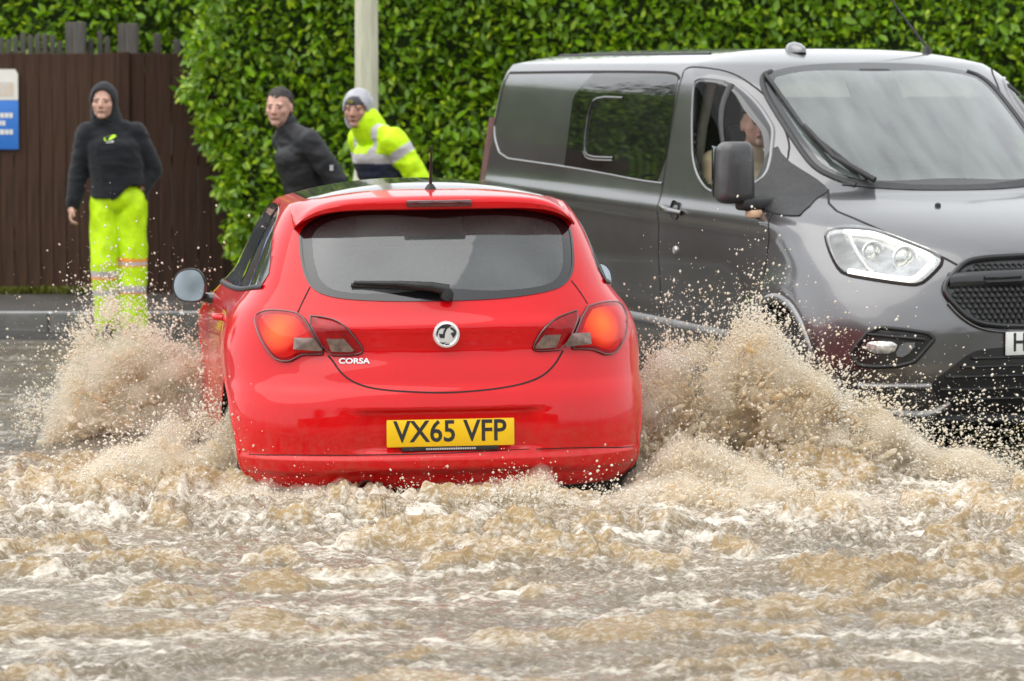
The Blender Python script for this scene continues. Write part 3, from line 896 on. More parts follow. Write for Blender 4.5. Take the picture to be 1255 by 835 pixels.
    # door mirrors
    for sd in (-1, 1):
        mr = empty('door_mirror', (sd * .86, 2.34, .955), parent=car)
        mr.rotation_euler = (R(-6), 0, sd * R(14) if sd > 0 else R(-7))
        prof = [(.0, -.055), (.035, -.072), (.10, -.068), (.135, -.045), (.148, .0), (.14, .045), (.115, .075), (.06, .088), (.015, .075), (-.012, .02)]
        prof = [(a * .98 + .02, b) for a, b in chaikin(prof, 2)]
        V, F = [], []
        layers = [(-.028, .93), (-.032, 1.0), (.0, 1.04), (.05, .98), (.085, .8), (.105, .45), (.11, .05)]
        cx, cz = .085, .008
        n = len(prof)
        for (yy, sc) in layers:
            for (a, b) in prof: V.append((sd * (cx + (a - cx) * sc), yy, cz + (b - cz) * sc))
        for i in range(len(layers) - 1):
            for j in range(n): F.append((i * n + j, i * n + (j + 1) % n, (i + 1) * n + (j + 1) % n, (i + 1) * n + j))
        F.append(tuple((len(layers) - 1) * n + j for j in range(n)))
        mobj('mirror_housing', V, F, M_BLACKGLOSS, mr, recalc=True)
        Vg = [(sd * (cx + (a - cx) * .92), -.0285, cz + (b - cz) * .92) for (a, b) in prof]
        f = tuple(range(n))
        if sd > 0: f = f[::-1]
        gl = mobj('mirror_glass', Vg, [f], M_MIRROR, mr, smooth=False, recalc=False)
        tube('mirror_stalk', [(-sd * .06, .02, -.06), (sd * .03, .03, -.045)], [.03, .022], M_BLACKGLOSS, mr)
    # cabin
    seat(car, 'front_seat', -.36, 1.75, .22, .50, M_SEAT)
    seat(car, 'front_seat', .36, 1.75, .22, .50, M_SEAT)
    rb = seat(car, 'rear_bench', 0, .95, .22, 1.2, M_SEAT, head=False)
    for xx in (-.38, .38): box('rear_headrest', (xx - .11, -.32, .80), (xx + .11, -.23, .95), M_SEAT, rb, .03)
    box('dashboard', (-.68, 2.5, .55), (.68, 3.0, .93), M_INT, car, .08, 3)
    box('parcel_shelf', (-.56, .36, .90), (.56, .72, .925), M_INT, car, .01)
    box('cabin_floor', (-.68, .40, .26), (.68, 2.9, .30), M_INT, car)
    lathe('steering_wheel', [(.17, .0), (.185, .015), (.19, 0), (.185, -.015), (.17, 0)], M_TRIM, car, 32, 'y', (.36, 2.42, .92))
    return car
CAR_OBJ = build_car()
# ------------------------------------------------------------------ the dark grey van
M_VAN = mat('grey_metallic', (.145, .144, .148), .32, .9, 1.0, .5, var=.12, vscale=1.6, coatrough=.05, bump=.01, bscale=200, rvar=.05)
lower_mud(M_VAN, .25, .85, (.14, .11, .08), .5)
M_VGLASS = glass_mat('van_windscreen', (.62, .68, .66), .03, dirt_sheen=.10, dirt_sheen_col=(.52, .60, .57), boost=1.8, con=1.35)  # pale film mixes rain grime with painted-in sky reflection
M_VDARK = glass_mat('privacy_glass', (.05, .055, .055), .02, dirt_sheen=.02, boost=.95)
M_VSIDE = glass_mat('van_door_glass', (.90, .92, .91), .02, dirt_sheen=.004, boost=.12)
M_GRILLE = mat('grille_black', (.014, .014, .015), .3, 0, .3, .5, var=.2, vscale=20)
M_LAMPBLACK = mat('lamp_interior', (.30, .30, .31), .22, .8, 0, .5, var=.3, vscale=18)
M_LENSCOVER = glass_mat('lamp_cover', (.93, .95, .95), .03)
M_DRL = mat('running_light', (.9, .9, .85), .3, emit=(1.0, .98, .86), estr=1.5)
M_FOGGLASS = mat('fog_lens_glass', (.55, .55, .52), .1, .4, .8, var=.4, vscale=40)
M_CREAM = mat('visor_cloth', (.62, .60, .50), .9, var=.08, vscale=20)
M_DASH = mat('dash_grey', (.20, .21, .21), .75, var=.2, vscale=14)
M_AMBER = mat('indicator_lens', (.70, .45, .28), .2, 0, .8, var=.2, vscale=30)
M_PAPER = mat('paper', (.8, .8, .78), .8, var=.05)

M_MHOUSE = mat('mirror_plastic', (.055, .055, .057), .4, .2, .3, .5, var=.15, vscale=20)
def mirror_x(pts, sign=-1):
    """front outline given for one half (u <= 0): close it symmetrically"""
    return [(-a, b) for a, b in pts]

def build_van():
    van = empty('grey_van', VAN_LOC, (0, 0, pi + VAN_YAW))
    tag(van, 'dark grey panel van with lit headlamp facing the other way beside the flooded car', 'van')
    H = VAN
    # ---- openings.  P_FRONT.u = -x, P_RIGHT.u = y
    half = [(.03, 1.934), (.25, 1.93), (.43, 1.915), (.56, 1.89), (.625, 1.868), (.665, 1.80), (.675, 1.65), (.67, 1.50), (.655, 1.415), (.595, 1.368), (.51, 1.328), (.30, 1.316), (.03, 1.312)]
    uf = 1 if P_FRONT.u[0] > 0 else -1
    screen = [(uf * a, b) for a, b in half] + [(-uf * a, b) for a, b in half[::-1]]
    H.cut(P_FRONT, shrink(smooth_poly(screen, 140, 1), .04), .05)
    sr = 1 if P_RIGHT.u[1] > 0 else -1
    sl = 1 if P_LEFT.u[1] > 0 else -1
    dg = [(sr * a, b) for a, b in DOOR_GLASS]
    dgl = [(sl * a, b) for a, b in DOOR_GLASS]
    H.cut(P_RIGHT, shrink(smooth_poly(DOOR_GLASS), .022), .1)
    H.cut(P_LEFT, shrink(smooth_poly([(sl * sr * a, b) for a, b in DOOR_GLASS]), .022), .1)
    gl = np.array(GLASS_LINE); bd = np.array(BAND)
    # glazed part of the window band
    slide = [tuple(gl[0] + (.01, -.012))] + [tuple(p) for p in bd[2:9]] + [tuple(gl[1] + (.01, .0))]
    slide = [(a, b) for a, b in slide]
    H.cut(P_RIGHT, shrink(smooth_poly(slide, it=1), .05), .2)
    RWy, FWy, WZ, WR = -4.23, -.93, .345, .345
    for pr, sg in ((P_RIGHT, sr), (P_LEFT, sl)):
        for yc in (RWy, FWy): H.cut(pr, [(sg * a, b) for a, b in arch_poly(yc, WZ + .02, .405)], .2)
    body = H.build('body', [M_VAN, M_INT], van)
    box('underbody', (-.85, -5.0, .20), (.85, -.35, .30), M_TRIM, van, .02)
    for pr, sg, sd in ((P_RIGHT, sr, 1), (P_LEFT, sl, -1)):
        for yc in (RWy, FWy):
            arc = [(sg * (yc + .425 * cos(a)), WZ + .02 + .425 * sin(a)) for a in np.linspace(-.2, pi + .2, 26)]
            ribbon('arch_lip', H, pr, arc, .055, M_VAN, van, off=.0, raised=.016, n=44, it=1)
            arch_well('arch_liner', van, sd * .93, sd, yc, WZ + .02, .43, .36, M_TRIM)
            wheel(van, sd * .865, yc, WZ, WR, .215, sd, .215)
    # ---- windscreen
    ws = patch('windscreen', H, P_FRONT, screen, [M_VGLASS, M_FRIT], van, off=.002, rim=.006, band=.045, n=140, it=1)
    ribbon('screen_seal', H, P_FRONT, [(uf * a, b) for a, b in half[3:11]], .03, M_TRIM, ws, off=.006, raised=.006, n=60)
    ribbon('screen_seal', H, P_FRONT, [(-uf * a, b) for a, b in half[3:11]], .03, M_TRIM, ws, off=.006, raised=.006, n=60)
    def fp(x, z, o=0.0):
        p, _ = P_FRONT.cast(H, uf * x, z); return Vector(p) + Vector((0, .75, .66)) * o
    ribbon('cowl', H, P_FRONT, [(uf * .56, 1.345), (uf * .3, 1.318), (0, 1.312), (-uf * .3, 1.318), (-uf * .56, 1.345)], .06, M_TRIM, ws, off=.004, n=60)
    # wipers
    for k, (pts, bl) in enumerate((([(.42, 1.335), (.555, 1.45), (.60, 1.60)], [(.44, 1.35), (.60, 1.58), (.615, 1.87)]),
                                    ([(-.50, 1.335), (-.62, 1.47), (-.61, 1.62)], [(-.56, 1.42), (-.52, 1.60), (-.36, 1.86)]))):
        w = tube('windscreen_wiper', [fp(x, z, .03) for x, z in pts], [.016, .014, .010], M_TRIM, van)
        P = resample(np.array(bl), 10, False)
        tube('wiper_blade', [fp(x, z, .016) for x, z in P], .011, M_TRIM, w)
    # ---- side glass
    sw = patch('side_window', H, P_RIGHT, slide, [M_VDARK, M_FRIT], van, off=.002, rim=.008, band=.03, it=1)
    ribbon('slider_seal', H, P_RIGHT, SLIDER, .016, M_FRIT, sw, off=.006, raised=.004, n=50, it=1)
    ribbon('slider_trim', H, P_RIGHT, [(a, b - .012) for a, b in SLIDER[3:]], .006, M_SILVER, sw, off=.008, n=24, it=1)
    ribbon('band_moulding', H, P_RIGHT, BAND[5:13], .016, M_VAN, body, off=.002, raised=.005, n=80, it=1)
    ribbon('band_gap', H, P_RIGHT, BAND[:5], .016, M_GAP, body, off=.002, n=60, it=1)
    ribbon('band_gap', H, P_RIGHT, BAND[12:] + BAND[:1], .012, M_GAP, body, off=.002, n=20, it=1)
    for pr, s_, nm in ((P_RIGHT, sr, 'door_window'), (P_LEFT, sl, 'door_window')):
        D = [(s_ * sr * a, b) for a, b in DOOR_GLASS]
        dw = patch(nm, H, pr, D, [M_VSIDE, M_FRIT], van, off=.002, rim=.008, band=.026)
        ribbon('window_frame', H, pr, D, .022, M_VAN, dw, off=.003, raised=.005, closed=True, n=110, it=2)
        y0 = s_ * sr
        ribbon('quarter_divider', H, pr, [(y0 * -1.99, 1.82), (y0 * -1.80, 1.57), (y0 * -1.62, 1.30)], .035, M_TRIM, dw, off=.006, raised=.006, n=20)
        dt = [(s_ * sr * a, b) for a, b in DOOR_TOP]; dr = [(s_ * sr * a, b) for a, b in DOOR_REAR]; df = [(s_ * sr * a, b) for a, b in DOOR_FRONT]
        ribbon('door_gap', H, pr, dt, .010, M_GAP, body, n=60)
        ribbon('door_gap', H, pr, dr, .008, M_GAP, body, n=40, it=1)
        ribbon('door_gap', H, pr, df, .008, M_GAP, body, n=40, it=1)
        hp, hn = pr.cast(H, s_ * sr * HANDLE[0][0] + s_ * .10, HANDLE[0][1] - .012)
        sd = 1 if pr is P_RIGHT else -1
        hd = empty('door_handle', tuple(hp), parent=van)
        lathe('handle_cup', [(.0001, -sd * .012), (.045, -sd * .004), (.052, sd * .004), (.048, -sd * .006)], M_TRIM, hd, 28, 'x')
        tube('grip', [(sd * .004, -.11, .012), (sd * .04, -.085, .012), (sd * .045, .04, -.002), (sd * .008, .105, -.012)], [.014, .017, .017, .014], M_VAN, hd)
        lp, _ = pr.cast(H, s_ * sr * HANDLE[4][0], HANDLE[4][1])
        lathe('door_lock', [(.0001, sd * .010), (.018, sd * .010), (.022, 0)], M_SILVER, van, 20, 'x', tuple(lp))
        ribbon('sill_moulding', H, pr, [(s_ * sr * -3.75, .60), (s_ * sr * -2.8, .59), (s_ * sr * -1.55, .565)], .05, mat('sill_trim', (.16, .16, .16), .45, var=.2), body, off=.004, raised=.012, n=40, it=1)
    # ---- bonnet shut lines
    ribbon('bonnet_gap', H, P_LAMP, BONNET, .012, M_GAP, body, n=60, it=1)
    PL2 = Proj((.5, -.87, 0))
    f2 = -1
    ribbon('bonnet_gap', H, PL2, [(-a, b) for a, b in BONNET], .012, M_GAP, body, n=60, it=1)
    # ---- headlamps
    for pr, sg in ((P_LAMP, 1), (PL2, -1)):
        HL = [(sg * a, b) for a, b in HEADLAMP]; DI = [(sg * a, b) for a, b in DRL_IN]
        hl = patch('headlamp', H, pr, HL, M_LAMPBLACK, van, off=.003, rim=.02, it=1)
        ribbon('lamp_surround', H, pr, HL, .016, M_GAP, hl, off=.004, closed=True, n=100, it=1)
        # daytime running light: bent light guide that follows the lamp's edge
        hc = np.mean(np.array(HL), 0)
        q = [tuple(hc + (np.array(p) - hc) * .84) for p in HL]
        ribbon('running_light', H, pr, [q[1]] + q[2:12], .026, M_DRL, hl, off=.012, raised=.006, n=110, it=1)
        ribbon('light_guide', H, pr, [DI[0], DI[7], DI[6], DI[5]], .020, M_CHROME, hl, off=.016, raised=.005, n=40, it=1)
        for (a, b) in PROJ1:
            p, nn = pr.cast(H, sg * a, b)
            ax = Vector((.15 * sg, .97, .15)).normalized()
            bm = bmesh.new()
            rings = [(.052, .006), (.056, .018), (.050, .022), (.044, .012), (.040, .014), (.028, .026), (.0005, .034)]
            e1 = ax.cross(Vector((0, 0, 1))).normalized(); e2 = e1.cross(ax)
            V, F = [], []
            for (r, hgt) in rings:
                for k in range(28):
                    an = 2 * pi * k / 28
                    V.append(Vector(p) + ax * hgt + (e1 * cos(an) + e2 * sin(an)) * r * (1.0 if a == PROJ1[0][0] else 1.15))
            for i in range(len(rings) - 1):
                for k in range(28): F.append((i * 28 + k, i * 28 + (k + 1) % 28, (i + 1) * 28 + (k + 1) % 28, (i + 1) * 28 + k))
            bm.free()
            mi = [0 if i < 3 else 1 for i in range(len(rings) - 1) for k in range(28)]
            mobj('projector_lens', V, F, [M_CHROME, M_FOGGLASS], hl, midx=mi, recalc=True)
        patch('lamp_cover', H, pr, HL, M_LENSCOVER, hl, off=.030, bulge=.010, rim=.006, it=1)
        # fog lamp pocket
        FG = [(sg * a, b) for a, b in FOG]
        fg = patch('fog_lamp_pocket', H, pr, FG, M_GRILLE, van, off=.004, rim=.02, it=1)
        ribbon('pocket_edge', H, pr, FG, .022, M_TRIM, fg, off=.006, raised=.012, closed=True, n=90, it=1)
        patch('fog_lamp', H, pr, [(sg * a, b) for a, b in FOGLAMP], M_FOGGLASS, fg, off=.012, bulge=.01, rim=.01, it=1)
        ribbon('pocket_fin', H, pr, [(sg * (FOG[1][0] - .02), .655), (sg * (FOG[3][0] - .06), .635)], .02, M_TRIM, fg, off=.008, raised=.012, n=20, it=1)
        patch('pocket_blade', H, pr, [(sg * (FOGLAMP[2][0] + .01), .62), (sg * (FOGLAMP[2][0] + .09), .62), (sg * (FOGLAMP[2][0] + .03), .55), (sg * (FOGLAMP[3][0]), .555)], mat('blade_grey', (.12, .12, .125), .4, var=.1), fg, off=.014, rim=.012, it=1)
    # ---- grille
    gh = [(-.0, 1.010), (.16, 1.008), (.32, 1.0), (.40, .982), (.472, .925), (.522, .875), (.514, .83), (.475, .779), (.421, .722), (.33, .697), (.15, .69), (0, .69)]
    gp = [(uf * a, b) for a, b in gh] + [(-uf * a, b) for a, b in gh[-2:0:-1]]
    gr = patch('grille', H, P_FRONT, gp, M_GRILLE, van, off=.003, rim=.02, n=120, it=1)
    ribbon('grille_frame', H, P_FRONT, gp, .032, M_GRILLE, gr, off=.008, raised=.022, closed=True, n=140, it=1)
    ribbon('grille_trim', H, P_FRONT, [(uf * .515, .80), (uf * .475, .745), (uf * .41, .695), (uf * .33, .672), (uf * .24, .668)], .016, M_VAN, gr, off=.006, raised=.014, n=40)
    ribbon('grille_bar', H, P_FRONT, [(uf * .49, .905), (uf * .3, .915), (0, .92), (-uf * .3, .915), (-uf * .49, .905)], .085, M_GRILLE, gr, off=.012, raised=.018, n=60)
    ribbon('grille_bar', H, P_FRONT, [(uf * .33, .905), (uf * .15, .91)], .02, M_TRIM, gr, off=.034, raised=.008, n=20)
    ribbon('grille_bar', H, P_FRONT, [(uf * .33, .885), (uf * .15, .89)], .012, M_TRIM, gr, off=.034, raised=.006, n=20)
    gpin = shrink(smooth_poly(gp, 120, 1), .03)
    # honeycomb insert: each cell wall a short bar, all one insert
    V, F = [], []
    r = .017
    for iy in range(-2, 16):
        for ix in range(-24, 25):
            cx = ix * r * 1.75 + (iy % 2) * r * .875; cz = .69 + iy * r * 1.5
            if not in_poly(np.array([cx]), np.array([cz]), gpin)[0]: continue
            base = len(V)
            for sc, o in ((1.0, .008), (.80, .012), (.74, .002)):
                for k in range(6):
                    a = pi / 6 + k * pi / 3
                    p, _ = P_FRONT.cast(H, cx + r * sc * cos(a), cz + r * sc * sin(a))
                    V.append(p + np.array([0, o + .003, 0]))
            for q in range(2):
                for k in range(6):
                    F.append((base + q * 6 + k, base + q * 6 + (k + 1) % 6, base + (q + 1) * 6 + (k + 1) % 6, base + (q + 1) * 6 + k))
    tag(mobj('honeycomb', V, F, M_TRIM, gr, smooth=False, recalc=True), kind='stuff')
    # oval badge
    p, _ = P_FRONT.cast(H, 0, .912)
    M_OVAL = mat('badge_black', (.02, .02, .022), .2, 0, .8, var=.1)
    ov = lathe('badge', [(.0001, .040), (.060, .038), (.066, .044), (.074, .042), (.078, .03), (.078, .0)], M_OVAL, van, 40, 'y', (0, 0, 0))
    ov.location = (0, p[1], .912); ov.scale = (1.25, 1, .52)
    # ---- bumper: lower grille, slats, splitter, plate
    lh = [(0, .600), (.16, .599), (.342, .591), (.425, .575), (.52, .50), (.585, .45), (.60, .41), (.55, .33), (.46, .29), (.2, .275), (0, .275)]
    lp = [(uf * a, b) for a, b in lh] + [(-uf * a, b) for a, b in lh[-2:0:-1]]
    lg = patch('lower_grille', H, P_FRONT, lp, M_GRILLE, van, off=.003, rim=.02, n=120, it=1)
    for zz, hw, mm in ((.545, .42, M_TRIM), (.505, .47, M_TRIM), (.46, .54, M_TRIM), (.40, .56, M_TRIM), (.355, .52, M_GRILLE)):
        ribbon('grille_slat', H, P_FRONT, [(uf * hw, zz), (0, zz + .004), (-uf * hw, zz)], .016, mm, lg, off=.006, raised=.016, n=40, it=0)
    for sg in (1, -1):
        ribbon('splitter', H, P_FRONT, [(sg * .86, .30), (sg * .75, .285), (sg * .60, .275), (sg * .54, .30), (sg * .50, .335)], .04, M_VAN, van, off=.008, raised=.026, n=40, it=1)
        ribbon('bumper_fold', H, P_FRONT, [(sg * .88, .405), (sg * .75, .41), (sg * .60, .41)], .04, M_VAN, van, off=.004, raised=.018, n=40, it=1)
    ribbon('splitter_lip', H, P_FRONT, [(.55, .262), (0, .255), (-.55, .262)], .04, M_TRIM, van, off=.006, raised=.03, n=60, it=0)
    p, _ = P_FRONT.cast(H, 0, .612)
    pl = box('number_plate', (-.26, p[1] + .004, .612 - .0555), (.26, p[1] + .016, .612 + .0555), M_PLATE_W, van, .004)
    text_mesh('plate_characters', 'H', .122, M_INK, pl, frame_matrix((.19, p[1] + .0166, .614), (-1, 0, 0), (0, 0, 1)), xs=.85, bold=.002, ext=.0003)
    # ---- door mirrors
    for pr, sd in ((P_RIGHT, 1), (P_LEFT, -1)):
        mr = empty('door_mirror', (sd * .87, -1.27, 1.27), parent=van)
        o = box('mirror_housing', (min(sd * .12, sd * .315), -.075, -.03), (max(sd * .12, sd * .315), .085, .275), M_MHOUSE, mr, .05, 5)
        for v in o.data.vertices:
            t = (v.co.z + .03) / .315
            v.co.x = sd * .215 + (v.co.x - sd * .215) * (1.0 - .14 * t)
            v.co.y -= .03 * smooth01(np.array([(v.co.y + .02) / .1]))[0] * ((v.co.x - sd * .215) / .11) ** 2
        box('mirror_glass', (min(sd * .125, sd * .305), -.079, .0), (max(sd * .125, sd * .305), -.0755, .255), M_MIRROR, o, .01)
        box('mirror_arm', (min(sd * -.03, sd * .20), -.05, -.065), (max(sd * -.03, sd * .20), .075, .0), M_TRIM, mr, .02, 3)
        box('indicator', (sd * .13 - .035, .0, -.10), (sd * .13 + .035, .07, -.055), M_AMBER, mr, .012, 2)
        s_ = 1 if pr.u[1] > 0 else -1
        sail = [(s_ * a, b) for a, b in [(-1.50, 1.53), (-1.40, 1.46), (-1.22, 1.36), (-.90, 1.19), (-1.0, 1.185), (-1.15, 1.20), (-1.36, 1.245), (-1.40, 1.30), (-1.42, 1.40)]]
        patch('mirror_sail', H, pr, sail, M_TRIM, mr, off=.006, rim=.02, it=1)
        sob = mr.children[-1]
        sob.matrix_parent_inverse = Matrix.Translation((-sd * .87, 1.27, -1.27))
    # ---- roof: shark fin, whip aerial, rails
    h = H.bvh.ray_cast(Vector((.27, -2.33, 3)), Vector((0, 0, -1)))[0]
    V, F = [], []
    st = np.linspace(0, 1, 9)
    for t in st:
        y = .09 - .20 * t; hgt = .055 * math.sin(pi * min(1, (t * .62 + .12))) * (1 if t < .9 else .9); wd = .036 * (1 - (2 * t - 1) ** 2) + .012
        for a in np.linspace(0, pi, 9): V.append((h.x + wd * cos(a), h.y + y, h.z - .004 + hgt * sin(a) ** .8))
    for i in range(8):
        for j in range(8): F.append((i * 9 + j, i * 9 + j + 1, (i + 1) * 9 + j + 1, (i + 1) * 9 + j))
    F += [tuple(range(9)), tuple(72 + j for j in range(9))]
    mobj('roof_fin', V, F, M_VAN, van, recalc=True)
    h = H.bvh.ray_cast(Vector((-.55, -2.45, 3)), Vector((0, 0, -1)))[0]
    wa = lathe('whip_aerial', [(.03, -.005), (.022, .02), (.010, .04), (.0001, .042)], M_TRIM, van, 16, 'z', tuple(h))
    tube('aerial_rod', [(h.x, h.y, h.z + .03), (h.x + .10, h.y - .12, h.z + .22), (h.x + .19, h.y - .24, h.z + .42)], [.008, .006, .004], M_TRIM, wa)
    for x in (.60, -.60):
        pts = []
        for y in np.linspace(-2.7, -4.9, 16):
            h = H.bvh.ray_cast(Vector((x, y, 3)), Vector((0, 0, -1)))[0]; pts.append((x, y, h.z + .0))
        tube('roof_strip', pts, .008, M_TRIM, van)
    p, n_ = fp(-.05, 1.11), 0
    lathe('washer_jet', [(.016, -.004), (.014, .012), (.0001, .018)], M_TRIM, van, 14, 'z', tuple(fp(.25, 1.235)))
    # rear lamp wrapping the rear corner
    for sd in (1, -1):
        V, F = [], []
        for i, zz in enumerate(np.linspace(.95, 1.62, 12)):
            w = H.val('w', zz); 
            for (a, b) in ((w - .03, .025), (w - .005, .045), (w - .10, -.02), ):
                V.append((sd * a, H.val('yr', zz) + b - .012, zz))
        for i in range(11):
            F += [(i * 3, i * 3 + 1, i * 3 + 4, i * 3 + 3), (i * 3 + 2, i * 3, i * 3 + 3, i * 3 + 5)]
        mobj('rear_lamp', V, F, mat('rear_lamp_red', (.62, .30, .26), .15, 0, 1.0, var=.15), van, recalc=True)
    # ---- cabin
    for x in (.46, -.46):
        seat(van, 'front_seat', x, -2.28, .42, .50, M_SEAT, lean=.18)
    box('dashboard', (-.86, -1.52, .85), (.86, -1.06, 1.27), M_DASH, van, .08, 3)
    lathe('steering_wheel', [(.18, .0), (.195, .015), (.2, 0), (.195, -.015), (.18, 0)], M_TRIM, van, 32, 'y', (0, 0, 0)).location = (.46, -1.62, 1.20)
    van.children[-1].rotation_euler = (R(-35), 0, 0)
    for x in (.40, -.40):
        box('sun_visor', (x - .25, -1.985, 1.73), (x + .25, -1.965, 1.90), M_CREAM, van, .008, rot=Matrix.Rotation(R(42), 3, 'X'))
    box('bulkhead', (-.84, -2.62, .4), (.84, -2.58, 1.86), M_INT, van)
    box('cabin_floor', (-.86, -2.6, .40), (.86, -1.2, .44), M_INT, van)
    box('headlining', (-.72, -2.55, 1.885), (.72, -2.12, 1.90), M_CREAM, van)
    for sd in (1,):
        tube('seat_belt_pillar', [(sd * .80, -2.44, 1.28), (sd * .775, -2.40, 1.6), (sd * .74, -2.36, 1.84)], .028, M_CREAM, van)
    mp = fp(-.0, 1.85)
    box('rear_view_mirror', (-.13, -2.06, 1.78), (.13, -2.03, 1.84), M_TRIM, van, .015)
    box('sensor_pod', (-.10, -1.99, 1.84), (.10, -1.93, 1.90), M_TRIM, van, .02, rot=Matrix.Rotation(R(42), 3, 'X'))
    box('permit_sticker', (.38, -1.185, 1.345), (.45, -1.182, 1.39), M_PAPER, van, rot=Matrix.Rotation(R(47), 3, 'X'))
    return van
VAN_OBJ = build_van()
# ------------------------------------------------------------------ road, pavement, kerb
def road_z(x, y):
    return -.05 + .15 * smooth01((np.asarray(y, float) - 17.5) / 7.6)
M_ROAD = mat('wet_asphalt', (.045, .044, .042), .22, var=.35, vscale=3, bump=.5, bscale=140, rvar=.1)
M_PAVE = mat('wet_pavement', (.085, .08, .075), .35, var=.25, vscale=2.2, bump=.3, bscale=90, rvar=.12)
M_KERB = mat('kerb_concrete', (.13, .125, .115), .5, var=.25, vscale=6, bump=.25, bscale=60)
M_SOIL = mat('soil', (.05, .04, .025), .9, var=.4, vscale=10, bump=.4, bscale=30)

ys = np.concatenate([np.linspace(-40, 16, 12), np.linspace(17, 26.6, 34)])
xs_ = np.linspace(-70, 70, 29)
V = [(x, y, float(road_z(x, y))) for y in ys for x in xs_]
nx = len(xs_)
F = [(j * nx + i, j * nx + i + 1, (j + 1) * nx + i + 1, (j + 1) * nx + i) for j in range(len(ys) - 1) for i in range(nx - 1)]
tag(mobj('road', V, F, M_ROAD), kind='structure')
PAVE_Y0, PAVE_Y1 = 26.72, 28.7
pv = mobj('pavement', [(-70, PAVE_Y0, .222), (70, PAVE_Y0, .222), (70, PAVE_Y1, .245), (-70, PAVE_Y1, .245)], [(0, 1, 2, 3)], M_PAVE, smooth=False)
tag(pv, kind='structure')
gd = mobj('ground', [(-400, PAVE_Y1, .235), (400, PAVE_Y1, .235), (400, 500, .235), (-400, 500, .235)], [(0, 1, 2, 3)], M_SOIL, smooth=False)
tag(gd, kind='structure')
kb = mobj('kerb', [(-70, 26.60, .06), (70, 26.60, .06), (70, 26.72, .06), (-70, 26.72, .06)], [(0, 1, 2, 3)], M_KERB, smooth=False)
tag(kb, kind='structure')
ks0 = None
for i in range(-12, 12):
    x0 = i * .915 - 2.3
    if ks0 is None:
        ks0 = box('kerb_stone', (0, 26.605, .05), (.907, 26.725, .222), M_KERB, kb, .014, 2)
        ks0.location.x = x0; o = ks0
    else:
        o = ks0.copy(); COL.objects.link(o); o.parent = kb
    o.location = (x0, random.uniform(-.004, .004), random.uniform(-.004, .003))

# ------------------------------------------------------------------ fence
M_WOOD = mat('brown_stained_wood', (.058, .030, .018), .6, spec=.2, var=.30, vscale=3, stretch=(9, 9, .7), bump=.4, bscale=26, rvar=.1)
M_WOOD2 = mat('dark_stained_wood', (.042, .020, .012), .6, spec=.2, var=.30, vscale=3, stretch=(9, 9, .7), bump=.4, bscale=26, rvar=.1)
M_GREYWOOD = mat('weathered_wood', (.085, .075, .065), .8, var=.35, vscale=3, stretch=(10, 10, .8), bump=.4, bscale=30)
FY = 28.62
fence = empty('board_fence', (-5.5, FY, .24))
tag(fence, 'brown stained close-board fence with a narrow slot behind the pavement', 'fence')
def board(i, x, w, m, parent, z0=.0, z1=1.79, dy=0.0, name='plank'):
    o = box(name, (-w / 2, -.011, z0), (w / 2, .011, z1), m, parent, .003, 1)
    o.location = (x + 5.5, dy, 0)
    return o
pw = .098
proto_p = None
x = -1.80; i = 0
while x > -9.5:
    if not (-3.36 < x < -3.27):
        mm = M_WOOD2 if x > -2.92 else M_WOOD
        w = pw - .002
        o = bpy.data.objects.new('plank', proto_p[mm.name]) if proto_p and mm.name in proto_p else None
        if o is None:
            o = box('plank', (-w / 2, -.011, 0), (w / 2, .011, 1.79), mm, fence, .003, 1)
            proto_p = proto_p or {}; proto_p[mm.name] = o.data
        else:
            COL.objects.link(o); o.parent = fence
        o.location = (x + 5.5, (.005 if i % 2 else -.002) + random.uniform(-.003, .003), random.uniform(-.008, .004))
    else:
        # plank with a slot cut through it
        board(i, x, pw - .006, M_WOOD, fence, 0, .83, 0); board(i, x, pw - .006, M_WOOD, fence, 1.11, 1.79, 0)
    x -= pw; i += 1
box('slot_shade', (-.09, .035, .80), (.09, .05, 1.14), M_INT, fence).location = (-3.315 + 5.5, 0, 0)  # dark board added behind the slot so it reads as shaded
cs = box('cover_strip', (-.045, -.035, 0), (.045, .0, 1.80), M_WOOD2, fence, .006, 1); cs.location = (-2.885 + 5.5, -.012, 0)
for zz in (.25, .95, 1.55):
    r_ = box('rail', (-4.0, .03, zz), (3.68, .075, zz + .08), M_WOOD2, fence)
for px_ in (-2.2, -4.0, -5.9, -7.8):
    p_ = box('post', (-.05, .08, 0), (.05, .18, 1.75), M_WOOD2, fence); p_.location.x = px_ + 5.5
# older picket fence behind it
pk = empty('picket_fence', (-4, 29.15, .235))
tag(pk, 'weathered grey picket fence showing above the brown board fence', 'fence')
def px2x(px, d): return (px - 627.5) / FPX * d
sl = None
for c in list(range(-150, 82, 9)) + [113, 124, 133, 194, 218]:
    wdt = .038 if c < 150 else .055
    X = px2x(c, 29.15)
    o = box('picket', (-wdt / 2, -.01, 0), (wdt / 2, .01, 1.94 + random.uniform(-.05, .05)), M_GREYWOOD, pk, .004, 1)
    o.location = (X + 4, random.uniform(-.01, .01), 0)
for c, top in ((95, 2.03), (159, 2.02)):
    X = px2x(c, 29.1)
    o = box('gate_post', (-.075, -.06, 0), (.075, .06, top), M_GREYWOOD, pk, .008, 2); o.location = (X + 4, -.06, 0)
for zz in (.4, 1.45):
    box('picket_rail', (-.9, .012, zz), (1.55, .05, zz + .07), M_GREYWOOD, pk)

